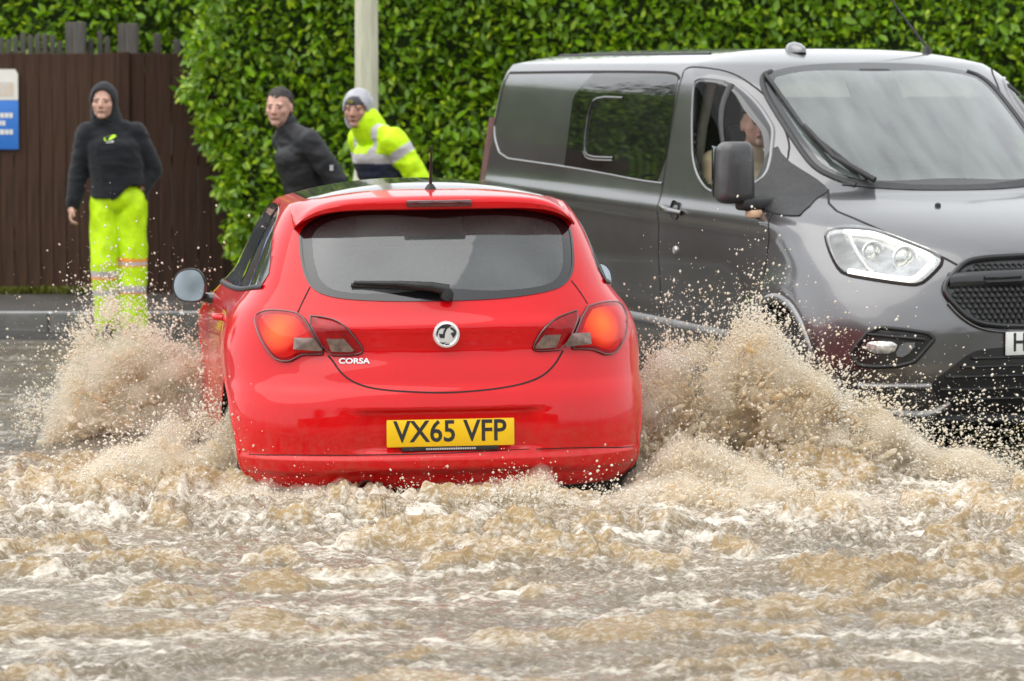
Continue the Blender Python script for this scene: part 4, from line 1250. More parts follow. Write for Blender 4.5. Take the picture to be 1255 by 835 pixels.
# ------------------------------------------------------------------ sign on the fence
M_BLUE = mat('sign_blue', (.035, .19, .62), .4, var=.06, vscale=6)
M_WHITE = mat('sign_white', (.78, .75, .68), .45, var=.05, vscale=5)
M_TAN = mat('sign_picture', (.70, .50, .30), .5, alt=(.62, .64, .66), vscale=9)
sg = empty('sign_board', (-3.965, FY - .03, 1.315))
tag(sg, 'blue and white notice board with white lines of writing on the brown fence', 'sign')
box('blue_panel', (-.30, -.012, 0), (.298, .0, .365), M_BLUE, sg, .004)
V = [(-.30, -.012, .367), (.296, -.012, .367), (.296, -.012, .56), (.275, -.012, .595), (-.30, -.012, .595)]
V += [(a, 0, c) for a, b, c in V]
mobj('white_panel', V, [(0, 1, 2, 3, 4), (9, 8, 7, 6, 5), (0, 5, 6, 1), (1, 6, 7, 2), (2, 7, 8, 3), (3, 8, 9, 4), (4, 9, 5, 0)], M_WHITE, sg, smooth=False, recalc=True)
box('picture', (-.24, -.0145, .395), (.262, -.0125, .50), M_TAN, sg)
for zz, end in ((.235, .255), (.178, .213), (.112, .255)):
    xx = -end
    while xx < end - .02:
        w = random.uniform(.022, .034)
        box('writing', (xx, -.0145, zz), (min(xx + w, end), -.0122, zz + .036), M_WHITE, sg)
        xx += w + .006

# ------------------------------------------------------------------ concrete lamp column
M_CONC = mat('pale_concrete', (.52, .51, .38), .7, var=.12, vscale=3, stretch=(6, 6, 1), bump=.25, bscale=70)
lp = empty('lamp_column', (px2x(449.7, 27.2), 27.2, .225))
tag(lp, 'pale octagonal concrete street lamp column in front of the hedge', 'lamp post')
V, F = [], []
for (r, z) in ((.105, 0), (.105, .9), (.090, 1.0), (.084, 3), (.07, 5.6)):
    for k in range(8):
        a = pi / 8 + k * pi / 4
        V.append((r * cos(a), r * sin(a), z))
for i in range(4):
    for k in range(8): F.append((i * 8 + k, i * 8 + (k + 1) % 8, (i + 1) * 8 + (k + 1) % 8, (i + 1) * 8 + k))
mobj('column', V, F, M_CONC, lp, smooth=False, recalc=True)
tube('lamp_arm', [(0, 0, 5.55), (0, -.05, 5.9), (0, -.5, 6.15), (0, -1.0, 6.2)], .04, M_CONC, lp)
box('lantern', (-.12, -1.6, 6.12), (.12, -.95, 6.26), M_SILVER, lp, .04, 3)

# ------------------------------------------------------------------ leaves
def leaf_mat(name, dark, light, young):
    m = bpy.data.materials.new(name); m.use_nodes = True
    N, L = m.node_tree.nodes, m.node_tree.links
    b = N['Principled BSDF']
    geo = N.new('ShaderNodeNewGeometry')
    cr = N.new('ShaderNodeValToRGB')
    cr.color_ramp.elements[0].color = (*dark, 1); cr.color_ramp.elements[0].position = 0
    cr.color_ramp.elements[1].color = (*young, 1); cr.color_ramp.elements[1].position = 1
    e = cr.color_ramp.elements.new(.6); e.color = (*light, 1)
    L.new(geo.outputs['Random Per Island'], cr.inputs[0]); L.new(cr.outputs[0], b.inputs['Base Color'])
    b.inputs['Roughness'].default_value = .28
    b.inputs['Specular IOR Level'].default_value = .5
    tl = N.new('ShaderNodeBsdfTranslucent'); L.new(cr.outputs[0], tl.inputs[0])
    mx = N.new('ShaderNodeMixShader'); mx.inputs[0].default_value = .33
    out = N['Material Output']
    L.new(b.outputs[0], mx.inputs[1]); L.new(tl.outputs[0], mx.inputs[2]); L.new(mx.outputs[0], out.inputs[0])
    return m
M_LAUREL = leaf_mat('laurel_leaf', (.09, .205, .006), (.20, .375, .008), (.42, .56, .02))
M_TREELEAF = leaf_mat('tree_leaf', (.02, .05, .008), (.04, .09, .012), (.07, .12, .02))
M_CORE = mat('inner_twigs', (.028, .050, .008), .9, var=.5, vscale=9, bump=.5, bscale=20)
M_BARK = mat('bark', (.07, .05, .035), .85, var=.4, vscale=8, bump=.5, bscale=25)

LEAF_V = np.array([(0, 0, 0), (-.16, .25, .05), (-.235, .55, .06), (-.14, .84, .02), (0, 1.0, -.06), (.14, .84, .02), (.235, .55, .06), (.16, .25, .05), (0, .25, 0), (0, .55, .0), (0, .84, -.02)])
LEAF_F = np.array([(0, 8, 1), (0, 7, 8), (1, 8, 9), (1, 9, 2), (8, 7, 6), (8, 6, 9), (2, 9, 10), (2, 10, 3), (9, 6, 5), (9, 5, 10), (3, 10, 4), (10, 5, 4)])

def leaf_frames(n, out, rng, droop=.35, spread=.8, up=.9):
    """random orthonormal frames: leaf axis (y) roughly outward and down, blade normal (z) up and outward"""
    out = np.asarray(out, float)
    if out.ndim == 1: out = np.tile(out, (n, 1))
    ax = out * .55 + rng.normal(0, spread, (n, 3)) + np.array([0, 0, -droop])
    ax /= np.linalg.norm(ax, axis=1)[:, None]
    nr = out * .75 + np.array([0, 0, up]) + rng.normal(0, .45, (n, 3))
    nr -= ax * np.sum(nr * ax, 1)[:, None]
    nr /= np.linalg.norm(nr, axis=1)[:, None]
    xx = np.cross(ax, nr)
    return xx, ax, nr

def leaf_cloud(P, out, size, rng, **kw):
    n = len(P)
    xx, ax, nr = leaf_frames(n, out, rng, **kw)
    s = np.asarray(size)[:, None, None]
    Vv = P[:, None, :] + s * (LEAF_V[None, :, 0:1] * xx[:, None, :] + LEAF_V[None, :, 1:2] * ax[:, None, :] + LEAF_V[None, :, 2:3] * nr[:, None, :])
    Ff = LEAF_F[None] + (np.arange(n) * len(LEAF_V))[:, None, None]
    return Vv.reshape(-1, 3), Ff.reshape(-1, 3), (xx, ax, nr)

def hedge(name, label, x0, x1, z0, z1, yfun, n, seed, left=None, singles=0, xin=(-4, 5), face=1, y_root=30, big=1.0):
    rng = np.random.default_rng(seed)
    root = empty(name, ((x0 + x1) / 2, y_root, .235 if face > 0 else 0))
    tag(root, label, 'hedge')
    off = np.array(root.location)
    X = rng.uniform(x0, x1, n); Z = rng.uniform(z0, z1, n)
    if left is not None:
        ok = X > left(Z); X, Z = X[ok], Z[ok]
    n = len(X)
    D = rng.random(n) ** 1.6 * .26
    Y = yfun(X, Z) + D * face
    P = np.stack([X, Y, Z], 1) - off
    size = rng.uniform(.042, .088, n) * (1 + .25 * (rng.random(n) > .85))
    size = size * big
    Vv, Ff, (xx, ax, nr) = leaf_cloud(P, (0, -face, 0), size, rng)
    if left is not None:
        # leaves round the open end of the hedge
        m = 2400
        Z2 = rng.uniform(z0, z1, m); Y2 = yfun(left(Z2), Z2) + rng.uniform(0, .9, m); X2 = left(Z2) + rng.random(m) * .15 + .05 * np.sin(Y2 * 7)
        V2, F2, _ = leaf_cloud(np.stack([X2, Y2, Z2], 1) - off, (-.8, -.6, 0), rng.uniform(.05, .10, m), rng)
        Ff = np.vstack([Ff, F2 + len(Vv)]); Vv = np.vstack([Vv, V2])
    # the biggest leaves in view as single pieces
    if singles:
        cand = np.where((D < .05) & (X > xin[0]) & (X < xin[1]) & (Z > 1.2) & (Z < 2.45))[0]
        pick = cand[np.argsort(-size[cand])[:singles]]
        k = len(LEAF_V)
        me = bpy.data.meshes.new('leaf')
        me.from_pydata([tuple(v) for v in LEAF_V], [], [tuple(map(int, f)) for f in LEAF_F]); me.materials.append(M_LAUREL)
        me.polygons.foreach_set('use_smooth', np.ones(len(me.polygons), dtype=bool))
        for j in pick:
            o = bpy.data.objects.new('leaf', me); COL.objects.link(o); o.parent = root
            B = np.stack([xx[j], ax[j], nr[j]], 1)
            s = size[j] * 1.12
            M4 = Matrix.Translation(P[j] + np.array([0, -.02, 0])) @ Matrix(B.tolist()).to_4x4() @ Matrix.Diagonal((s, s, s, 1))
            o.matrix_local = M4
        keep = np.ones(len(Ff) // len(LEAF_F), bool); keep[pick] = False
        Ff = Ff.reshape(-1, len(LEAF_F), 3)[keep].reshape(-1, 3)
    fo = fast_mesh('foliage', Vv, Ff, M_LAUREL, root)
    tag(fo, kind='stuff')
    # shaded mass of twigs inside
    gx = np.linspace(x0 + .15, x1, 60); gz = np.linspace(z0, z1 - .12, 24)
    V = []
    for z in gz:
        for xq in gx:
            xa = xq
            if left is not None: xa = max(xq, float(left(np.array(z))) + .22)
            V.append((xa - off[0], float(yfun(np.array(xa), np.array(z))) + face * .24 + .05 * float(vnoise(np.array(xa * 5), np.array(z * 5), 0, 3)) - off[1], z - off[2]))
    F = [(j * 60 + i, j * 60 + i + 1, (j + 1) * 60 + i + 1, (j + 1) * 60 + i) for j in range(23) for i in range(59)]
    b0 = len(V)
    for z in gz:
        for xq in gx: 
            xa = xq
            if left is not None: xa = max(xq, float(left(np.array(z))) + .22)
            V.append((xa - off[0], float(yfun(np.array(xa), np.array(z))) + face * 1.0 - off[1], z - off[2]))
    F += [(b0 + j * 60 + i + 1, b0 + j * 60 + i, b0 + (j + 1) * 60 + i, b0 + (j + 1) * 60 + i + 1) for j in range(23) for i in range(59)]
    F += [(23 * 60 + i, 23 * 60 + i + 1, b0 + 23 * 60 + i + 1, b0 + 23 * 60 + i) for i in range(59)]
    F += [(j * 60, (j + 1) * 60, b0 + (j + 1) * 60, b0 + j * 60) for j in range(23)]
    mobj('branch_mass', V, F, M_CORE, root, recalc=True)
    return root

def hedge_front(x, z): return 27.98 + .13 * fbm(x * 1.1, z * 1.1, 0, 5, 3) + .06 * fbm(x * 4, z * 4, 0, 8, 2) + .05 * (2.0 - z)
def hedge_left(z): return -2.34 + .30 * smooth01((1.65 - z) / .95) + .05 * np.sin(z * 6.0) + .04 * np.sin(z * 17)
hedge('laurel_hedge', 'tall glossy laurel hedge behind the van and the lamp column', -2.4, 6.6, .3, 2.95, hedge_front, 36000, 21, hedge_left, 300, (-2.2, 4.3))
def hedge_back(x, z): return 29.75 + .15 * fbm(x * 1.1, z * 1.1, 0, 15, 3)
hedge('laurel_hedge', 'laurel hedge growing above and behind the brown board fence', -9.8, -1.9, 1.5, 3.3, hedge_back, 18000, 22, None, 120, (-4.2, -2.3))

hedge('added_hedge', 'long hedge added unseen behind the viewer to darken reflections in the red car', -20, 20, .0, 2.8, lambda x, z: -3.6 + .15 * fbm(np.asarray(x) * 1.1, np.asarray(z) * 1.1, 0, 25, 3), 7000, 23, None, 0, face=-1, y_root=-4, big=2.2)  # unseen hedge added behind the viewer to keep low sky out of reflections

def tree(x, y, h, rad, seed, label):
    rng = np.random.default_rng(seed)
    t = empty('broadleaf_tree', (x, y, .235)); tag(t, label, 'tree', 'trees beyond the fence')
    tr = tube('trunk', [(0, 0, 0), (.05, 0, h * .25), (-.03, .05, h * .5), (0, 0, h * .85)], [.16, .13, .10, .03], M_BARK, t, 10)
    for k in range(7):
        a = k * 2.4; z0 = h * (.3 + .07 * k)
        e = (rad * .75 * cos(a), rad * .75 * sin(a), z0 + h * .16)
        tube('limb', [(0, 0, z0), (e[0] * .5, e[1] * .5, z0 + h * .1), e], [.06, .04, .015], M_BARK, tr, 6)
    P = []
    for k in range(26):
        c = rng.normal(0, 1, 3); c /= np.linalg.norm(c); c *= rng.random() ** .4
        c = np.array([c[0] * rad * .8, c[1] * rad * .8, h * .68 + c[2] * h * .28])
        q = rng.normal(0, 1, (150, 3)) * np.array([.42, .42, .32]); P.append(q + c)
    P = np.vstack(P)
    o = P - np.array([0, 0, h * .65]); o /= np.linalg.norm(o, axis=1)[:, None]
    Vv, Ff, _ = leaf_cloud(P, o, rng.uniform(.10, .17, len(P)), rng)
    tag(fast_mesh('crown', Vv, Ff, M_TREELEAF, t), kind='stuff')
tree(-10.5, 31.5, 5.2, 1.7, 1, 'dark broadleaf tree beyond the fence, out of the picture')
tree(-13.2, 33.0, 6.0, 2.0, 2, 'taller dark broadleaf tree beyond the fence, out of the picture')
tree(-16.4, 31.8, 5.0, 1.8, 3, 'wide dark broadleaf tree beyond the fence, out of the picture')
# unseen trees added behind the viewer to darken reflections in the paintwork
def tree_copy(src, x, y, sc, rz, label):
    c = src.copy(); COL.objects.link(c); c.location = (x, y, 0); c.scale = (sc,) * 3; c.rotation_euler.z = rz
    c['label'] = label; c['group'] = 'trees added behind the viewer for reflections'
    for ch in src.children:
        d = ch.copy(); COL.objects.link(d); d.parent = c
        for g_ in ch.children:
            e = g_.copy(); COL.objects.link(e); e.parent = d
TREES = [o for o in COL.objects if o.name.startswith('broadleaf_tree')]
for k, (x, y) in enumerate(((-14, -7), (-7.5, -9), (-2, -8), (4.5, -9), (11, -7))):
    tree_copy(TREES[k % 3], x, y, 1.4, k * 1.3, 'dark tree added unseen behind the viewer to darken reflections')
# grass and moss along the foot of the fence
rng = np.random.default_rng(4)
n = 2600
P = np.stack([rng.uniform(-5, -2, n), 28.58 - np.abs(rng.normal(0, .05, n)), np.full(n, .243)], 1)
ok = fbm(P[:, 0] * 3, P[:, 1] * 0, 0, 9, 2) > -.05; P = P[ok]
Vv, Ff, _ = leaf_cloud(P, (0, -.2, 1), rng.uniform(.03, .07, len(P)), rng, droop=-.6, spread=.5)
tag(fast_mesh('moss_and_grass', Vv, Ff, leaf_mat('moss', (.08, .10, .01), (.14, .16, .02), (.22, .22, .04))), 'yellow green moss and grass along the foot of the brown fence', 'grass', kind='stuff')
# ------------------------------------------------------------------ people
def attr_mat(name, rough=.85, sheen=.0, bump=.25, bscale=45, spec=.3, sss=0.0):
    m = mat(name, (.5, .5, .5), rough, spec=spec, sheen=sheen, bump=bump, bscale=bscale, sss=sss)
    N, L = m.node_tree.nodes, m.node_tree.links
    a = N.new('ShaderNodeAttribute'); a.attribute_name = 'Col'
    nz = N.new('ShaderNodeTexNoise'); nz.inputs['Scale'].default_value = 14; nz.inputs['Detail'].default_value = 4
    tc = N.new('ShaderNodeTexCoord'); L.new(tc.outputs['Object'], nz.inputs['Vector'])
    mr = N.new('ShaderNodeMapRange'); mr.inputs['From Min'].default_value = .3; mr.inputs['From Max'].default_value = .7
    mr.inputs['To Min'].default_value = .82; mr.inputs['To Max'].default_value = 1.12
    L.new(nz.outputs[0], mr.inputs[0])
    mx = N.new('ShaderNodeVectorMath'); mx.operation = 'SCALE'
    L.new(a.outputs['Color'], mx.inputs[0]); L.new(mr.outputs[0], mx.inputs['Scale'])
    L.new(mx.outputs[0], N['Principled BSDF'].inputs['Base Color'])
    return m
M_SKIN = attr_mat('skin', .5, bump=.05, spec=.4, sss=.1)
M_CLOTH = attr_mat('cloth', .9, .15)
M_SHELL = attr_mat('coated_cloth', .55, .0, bump=.15)
M_HAIR = mat('hair', (.018, .014, .012), .6, var=.4, vscale=60, bump=.5, bscale=120)
M_EYE = mat('eye', (.05, .035, .03), .3, var=.2)

def capsule_geo(p0, r0, p1, r1, n=14, m=5):
    p0, p1 = Vector(p0), Vector(p1)
    ax = p1 - p0
    L = ax.length
    ax = ax / L if L > 1e-6 else Vector((0, 0, 1))
    a = ax.orthogonal().normalized(); b = ax.cross(a)
    rings = []
    for i in range(m + 1):
        t = -pi / 2 + (pi / 2) * i / m
        rings.append((p0 + ax * (r0 * sin(t)), r0 * cos(t)))
    for i in range(m + 1):
        t = (pi / 2) * i / m
        rings.append((p1 + ax * (r1 * sin(t)), r1 * cos(t)))
    V, F = [], []
    for (c, r) in rings:
        r = max(r, 1e-5)
        for k in range(n):
            an = 2 * pi * k / n
            V.append(c + (a * cos(an) + b * sin(an)) * r)
    for i in range(len(rings) - 1):
        for k in range(n):
            F.append((i * n + k, i * n + (k + 1) % n, (i + 1) * n + (k + 1) % n, (i + 1) * n + k))
    return V, F

def ell_geo(c, r, rot=None, n=18, m=12):
    V, F = [], []
    for i in range(m + 1):
        t = -pi / 2 + pi * i / m
        for k in range(n):
            an = 2 * pi * k / n
            v = Vector((r[0] * max(cos(t), 1e-4) * cos(an), r[1] * max(cos(t), 1e-4) * sin(an), r[2] * sin(t)))
            if rot is not None: v = rot @ v
            V.append(Vector(c) + v)
    for i in range(m):
        for k in range(n):
            F.append((i * n + k, i * n + (k + 1) % n, (i + 1) * n + (k + 1) % n, (i + 1) * n + k))
    return V, F

def blob(name, prims, voxel, m, parent, smooth_it=6, color=None, wrinkle=0.0, wscale=7.0, seed=0, zs=1.3):
    """union of tapered limbs and masses as one continuous skin"""
    V, F = [], []
    for p in prims:
        v, f = capsule_geo(*p[1:]) if p[0] == 'c' else ell_geo(*p[1:])
        o = len(V); V += v; F += [tuple(i + o for i in q) for q in f]
    me = bpy.data.meshes.new(name); me.from_pydata(V, [], F)
    bm = bmesh.new(); bm.from_mesh(me); bmesh.ops.recalc_face_normals(bm, faces=bm.faces); bm.to_mesh(me); bm.free()
    o = bpy.data.objects.new(name, me); COL.objects.link(o)
    rm = o.modifiers.new('r', 'REMESH'); rm.mode = 'VOXEL'; rm.voxel_size = voxel; rm.adaptivity = 0
    sm = o.modifiers.new('s', 'SMOOTH'); sm.factor = .5; sm.iterations = smooth_it
    dg = bpy.context.evaluated_depsgraph_get()
    me2 = bpy.data.meshes.new_from_object(o.evaluated_get(dg))
    o.modifiers.clear(); o.data = me2; bpy.data.meshes.remove(me)
    n = len(me2.vertices)
    co = np.empty(n * 3, dtype=np.float32); me2.vertices.foreach_get('co', co); co = co.reshape(-1, 3).astype(float)
    nr = np.empty(n * 3, dtype=np.float32); me2.vertices.foreach_get('normal', nr); nr = nr.reshape(-1, 3).astype(float)
    if wrinkle:
        w = fbm(co[:, 0] * wscale, co[:, 1] * wscale, co[:, 2] * wscale * zs, seed, 3)
        w2 = 1 - np.abs(fbm(co[:, 0] * wscale * .9 + co[:, 2] * 2, co[:, 1] * wscale, co[:, 2] * wscale * zs * 1.3, seed + 5, 2)) * 2
        co += nr * (wrinkle * (w * .8 + w2 * .5))[:, None]
        me2.vertices.foreach_set('co', co.astype(np.float32).ravel())
    if color is not None:
        c = color(co, nr)
        at = me2.color_attributes.new('Col', 'FLOAT_COLOR', 'POINT')
        at.data.foreach_set('color', np.column_stack([c, np.ones(n)]).astype(np.float32).ravel())
    me2.materials.clear(); me2.materials.append(m)
    me2.polygons.foreach_set('use_smooth', np.ones(len(me2.polygons), dtype=bool))
    me2.update()
    o.name = name
    if parent: o.parent = parent
    return o

def flat(c): return lambda co, nr: np.tile(np.array(c, float), (len(co), 1))

def head_prims(c, yaw, pitch=0.0):
    """head centred at c, looking along -y turned by yaw (+ = towards person's left / +x)"""
    Rm = Matrix.Rotation(yaw, 3, 'Z') @ Matrix.Rotation(pitch, 3, 'X')
    def T(p): return tuple(Vector(c) + Rm @ Vector(p))
    P = [('e', T((0, .018, .030)), (.080, .098, .090), Rm), ('e', T((0, -.018, -.02)), (.070, .080, .090), Rm),
         ('e', T((0, -.030, -.062)), (.060, .054, .048), Rm), ('c', T((-.012, -.078, -.092)), .017, T((.012, -.078, -.092)), .017),
         ('c', T((0, -.093, .012)), .010, T((0, -.112, -.022)), .014), ('c', T((-.012, -.100, -.026)), .009, T((.012, -.100, -.026)), .009),
         ('c', T((-.044, -.078, .026)), .011, T((.044, -.078, .026)), .011),
         ('e', T((-.044, -.058, -.018)), (.024, .026, .024), Rm), ('e', T((.044, -.058, -.018)), (.024, .026, .024), Rm),
         ('e', T((-.079, .012, -.005)), (.010, .022, .032), Rm), ('e', T((.079, .012, -.005)), (.010, .022, .032), Rm),
         ('c', T((-.018, -.091, -.056)), .009, T((.018, -.091, -.056)), .009)]
    return P, T, Rm

def face_parts(root, T, beard=None):
    for sx in (-1, 1):
        blob('eye', [('e', T((sx * .031, -.082, .006)), (.014, .008, .007), None)], .003, M_EYE, root, 1)
        blob('eyebrow', [('c', T((sx * .016, -.0905, .028)), .0040, T((sx * .046, -.081, .029)), .0030)], .003, M_HAIR, root, 1)
    blob('mouth', [('c', T((-.02, -.0985, -.056)), .0035, T((.02, -.0985, -.056)), .0035)], .003, mat('lips', (.30, .12, .10), .5, var=.1), root, 1)

def hand_prims(w, d, side=1, curl=.8, scale=1.0):
    """relaxed hand: wrist at w, pointing along d; palm normal towards the body"""
    d = Vector(d).normalized()
    fwd = Vector((0, -1, 0)); fwd = (fwd - d * fwd.dot(d)).normalized()
    inn = d.cross(fwd) * side
    w = Vector(w)
    P = [('c', tuple(w), .026 * scale, tuple(w + d * .035), .030 * scale)]
    for k in range(4):
        o = fwd * (.027 - .018 * k) * scale
        P.append(('c', tuple(w + d * .03 + o * .6), .017 * scale, tuple(w + d * .088 * scale + o), .0125 * scale))
    for k, ln in enumerate((.044, .050, .046, .036)):
        o = fwd * (.027 - .018 * k) * scale
        a = w + d * .088 * scale + o
        d1 = (d * cos(curl * .6) + inn * sin(curl * .6)); b = a + d1 * ln * scale * .62
        d2 = (d * cos(curl * 1.6) + inn * sin(curl * 1.6)); c = b + d2 * ln * scale * .5
        d3 = (d * cos(curl * 2.3) + inn * sin(curl * 2.3)); e = c + d3 * ln * scale * .35
        P += [('c', tuple(a), .0105 * scale, tuple(b), .0095 * scale), ('c', tuple(b), .0095 * scale, tuple(c), .0088 * scale), ('c', tuple(c), .0088 * scale, tuple(e), .0075 * scale)]
    t0 = w + d * .03 + fwd * .024 * scale
    t1 = t0 + (d * .6 + fwd * .65 + inn * .3).normalized() * .036 * scale
    t2 = t1 + (d * .85 + fwd * .05 + inn * .5).normalized() * .032 * scale
    P += [('c', tuple(t0), .016 * scale, tuple(t1), .0115 * scale), ('c', tuple(t1), .0115 * scale, tuple(t2), .0085 * scale)]
    return P

def make_person(label, loc, rz, J, skin, head_yaw, jacket, trousers, head_pitch=0.0, hair='short', hood=None, beanie=None, group=None, lower=True):
    root = empty('person', loc, (0, 0, rz))
    tag(root, label, 'person', group)
    hp, T, Rm = head_prims(J['head'], head_yaw, head_pitch)
    sh, el, wr = J['sh'], J['el'], J['wr']
    body = list(hp)
    body += [('c', J['neck'], .058, tuple(Vector(J['head']) + Vector((0, .015, -.07))), .054)]
    body += [('e', J['chest'], (.13, .085, .15), None), ('e', J['waist'], (.12, .085, .15), None), ('e', J['pelvis'], (.14, .10, .13), None)]
    for s in (0, 1):
        sd = -1 if s == 0 else 1
        body += [('c', J['neck'], .042, sh[s], .042), ('c', sh[s], .044, el[s], .038), ('c', el[s], .040, wr[s], .027)]
        d = Vector(wr[s]) - Vector(el[s])
        body += hand_prims(wr[s], d, sd if s == 0 else sd, .75)
        if lower:
            body += [('c', J['hip'][s], .085, J['kn'][s], .055), ('c', J['kn'][s], .055, J['an'][s], .038), ('c', J['an'][s], .036, tuple(Vector(J['an'][s]) + Vector((0, -.13, -.055))), .032)]
    def skincol(co, nr):
        c = np.tile(np.array(skin, float), (len(co), 1))
        h = np.array(J['head'])
        loc_ = (co - h) @ np.array(Rm)
        cheek = np.exp(-(((np.abs(loc_[:, 0]) - .045) / .022) ** 2 + ((loc_[:, 2] + .02) / .025) ** 2)) * (loc_[:, 1] < -.02)
        nose = np.exp(-((loc_[:, 0] / .018) ** 2 + ((loc_[:, 2] + .02) / .025) ** 2)) * (loc_[:, 1] < -.06)
        c[:, 1:] *= (1 - .07 * np.clip(cheek + nose, 0, 1))[:, None]
        socket_shade = np.exp(-(((np.abs(loc_[:, 0]) - .031) / .018) ** 2 + ((loc_[:, 2] - .008) / .012) ** 2)) * (loc_[:, 1] < -.03)  # shade of the eye sockets painted into the skin colour
        stub = np.exp(-(((loc_[:, 2] + .085) / .035) ** 2)) * (loc_[:, 1] < -.01) * J.get('stubble', .2)
        c *= (1 - .13 * socket_shade - .26 * stub)[:, None]
        return c
    b = blob('body', body, .0065, M_SKIN, root, 3, skincol)
    face_parts(root, T)
    if hair:
        hpz = [('e', T((0, .030, .046)), (.083, .101, .086), Rm), ('e', T((0, .055, .0)), (.080, .072, .085), Rm)]
        ho = blob('hair', hpz, .006, M_HAIR, root, 2, None, .007, 45)
        # clear the face
        bm = bmesh.new(); bm.from_mesh(ho.data)
        Ri = Rm.transposed()
        def bare(q):
            nz_ = .010 * mnoise.noise(q * 60)
            if q.y > .045: return q.z < -.065 + nz_
            k = min(1, max(0, (q.y + .075) / .10))
            thr = .072 - .014 * math.cos(q.x * 60) * (1 - k) - .10 * k ** 3 + nz_
            if q.y > .02: thr = -.03
            return q.z < thr
        dele = [v for v in bm.verts if bare(Ri @ (v.co - Vector(J['head'])))]
        bmesh.ops.delete(bm, geom=dele, context='VERTS'); bm.to_mesh(ho.data); bm.free()
    jacket(root, J, T, Rm)
    if lower: trousers(root, J)
    return root

def torso_prims(J, rc, rw, rp):
    """overlapping flattened masses from chest to pelvis so the trunk reads as one tube"""
    K = [(Vector(J['chest']), rc), (Vector(J['waist']), rw), (Vector(J['pelvis']), rp)]
    P = []
    for (c0, r0), (c1, r1) in zip(K[:-1], K[1:]):
        for i in range(7):
            t = i / 6
            P.append(('e', tuple(c0.lerp(c1, t)), (r0[0] + (r1[0] - r0[0]) * t, r0[1] + (r1[1] - r0[1]) * t, .12), None))
    return P

def garment_prims(J, pad=.03, hem=None, arms=True, cuff=1.0, bulk=1.0):
    sh, el, wr = J['sh'], J['el'], J['wr']
    P = torso_prims(J, (.150 * bulk + pad, .112 * bulk + pad), (.142 * bulk + pad, .108 * bulk + pad), (.152 * bulk + pad, .112 * bulk + pad))
    P += [('c', J['neck'], .066, tuple(Vector(J['neck']) + Vector((0, 0, .02))), .062), ('c', tuple(Vector(J['chest']) + Vector((0, 0, .05))), .118, J['neck'], .075)]
    for s in (0, 1):
        P += [('c', J['neck'], .062, sh[s], .055 + pad * .3), ('c', tuple((Vector(sh[s]) + Vector(J['chest']) * 1.6) / 2.6), .10, sh[s], .060 + pad * .3)]
        if arms:
            w = Vector(el[s]).lerp(Vector(wr[s]), cuff)
            P += [('c', sh[s], .058 + pad * .6, el[s], .048 + pad * .5), ('c', el[s], .048 + pad * .5, tuple(w), .036 + pad * .4)]
    return P

def hem_cut(o, f):
    bm = bmesh.new(); bm.from_mesh(o.data)
    bmesh.ops.delete(bm, geom=[v for v in bm.verts if f(v.co)], context='VERTS')
    bm.to_mesh(o.data); bm.free()
    so = o.modifiers.new('thickness', 'SOLIDIFY'); so.thickness = .008; so.offset = -1

def hood_shell(root, J, T, Rm, m, col, rad=(.098, .118, .125), opening=-.045, neck=.10):
    """hood: shell over the head, open round the face, falling to the shoulders"""
    Pm = [('e', T((0, .022, .020)), rad, Rm), ('e', T((0, .045, -.06)), (rad[0] * 1.02, rad[1] * .9, .10), Rm),
          ('c', T((0, .03, -.10)), neck * .95, tuple(Vector(J['neck']) + Vector((0, .02, .02))), neck * 1.05)]
    o = blob('hood', Pm, .008, m, root, 5, flat(col), .004, 12)
    bm = bmesh.new(); bm.from_mesh(o.data)
    h = Vector(J['head']); Ri = Rm.transposed()
    dele = []
    for v in bm.verts:
        q = Ri @ (v.co - h)
        if q.y < opening + .25 * max(0, q.z - .05) * 0 and (q.x / (rad[0] * .80)) ** 2 + ((q.z + .015) / (rad[2] * .86)) ** 2 < 1: dele.append(v)
    bmesh.ops.delete(bm, geom=dele, context='VERTS')
    bm.to_mesh(o.data); bm.free()
    so = o.modifiers.new('thickness', 'SOLIDIFY'); so.thickness = .012; so.offset = -1
    return o

YEL = (.56, .86, .004)
ORG = (.9, .30, .05)
SILV = (.50, .47, .47)
BLK = (.010, .011, .014)
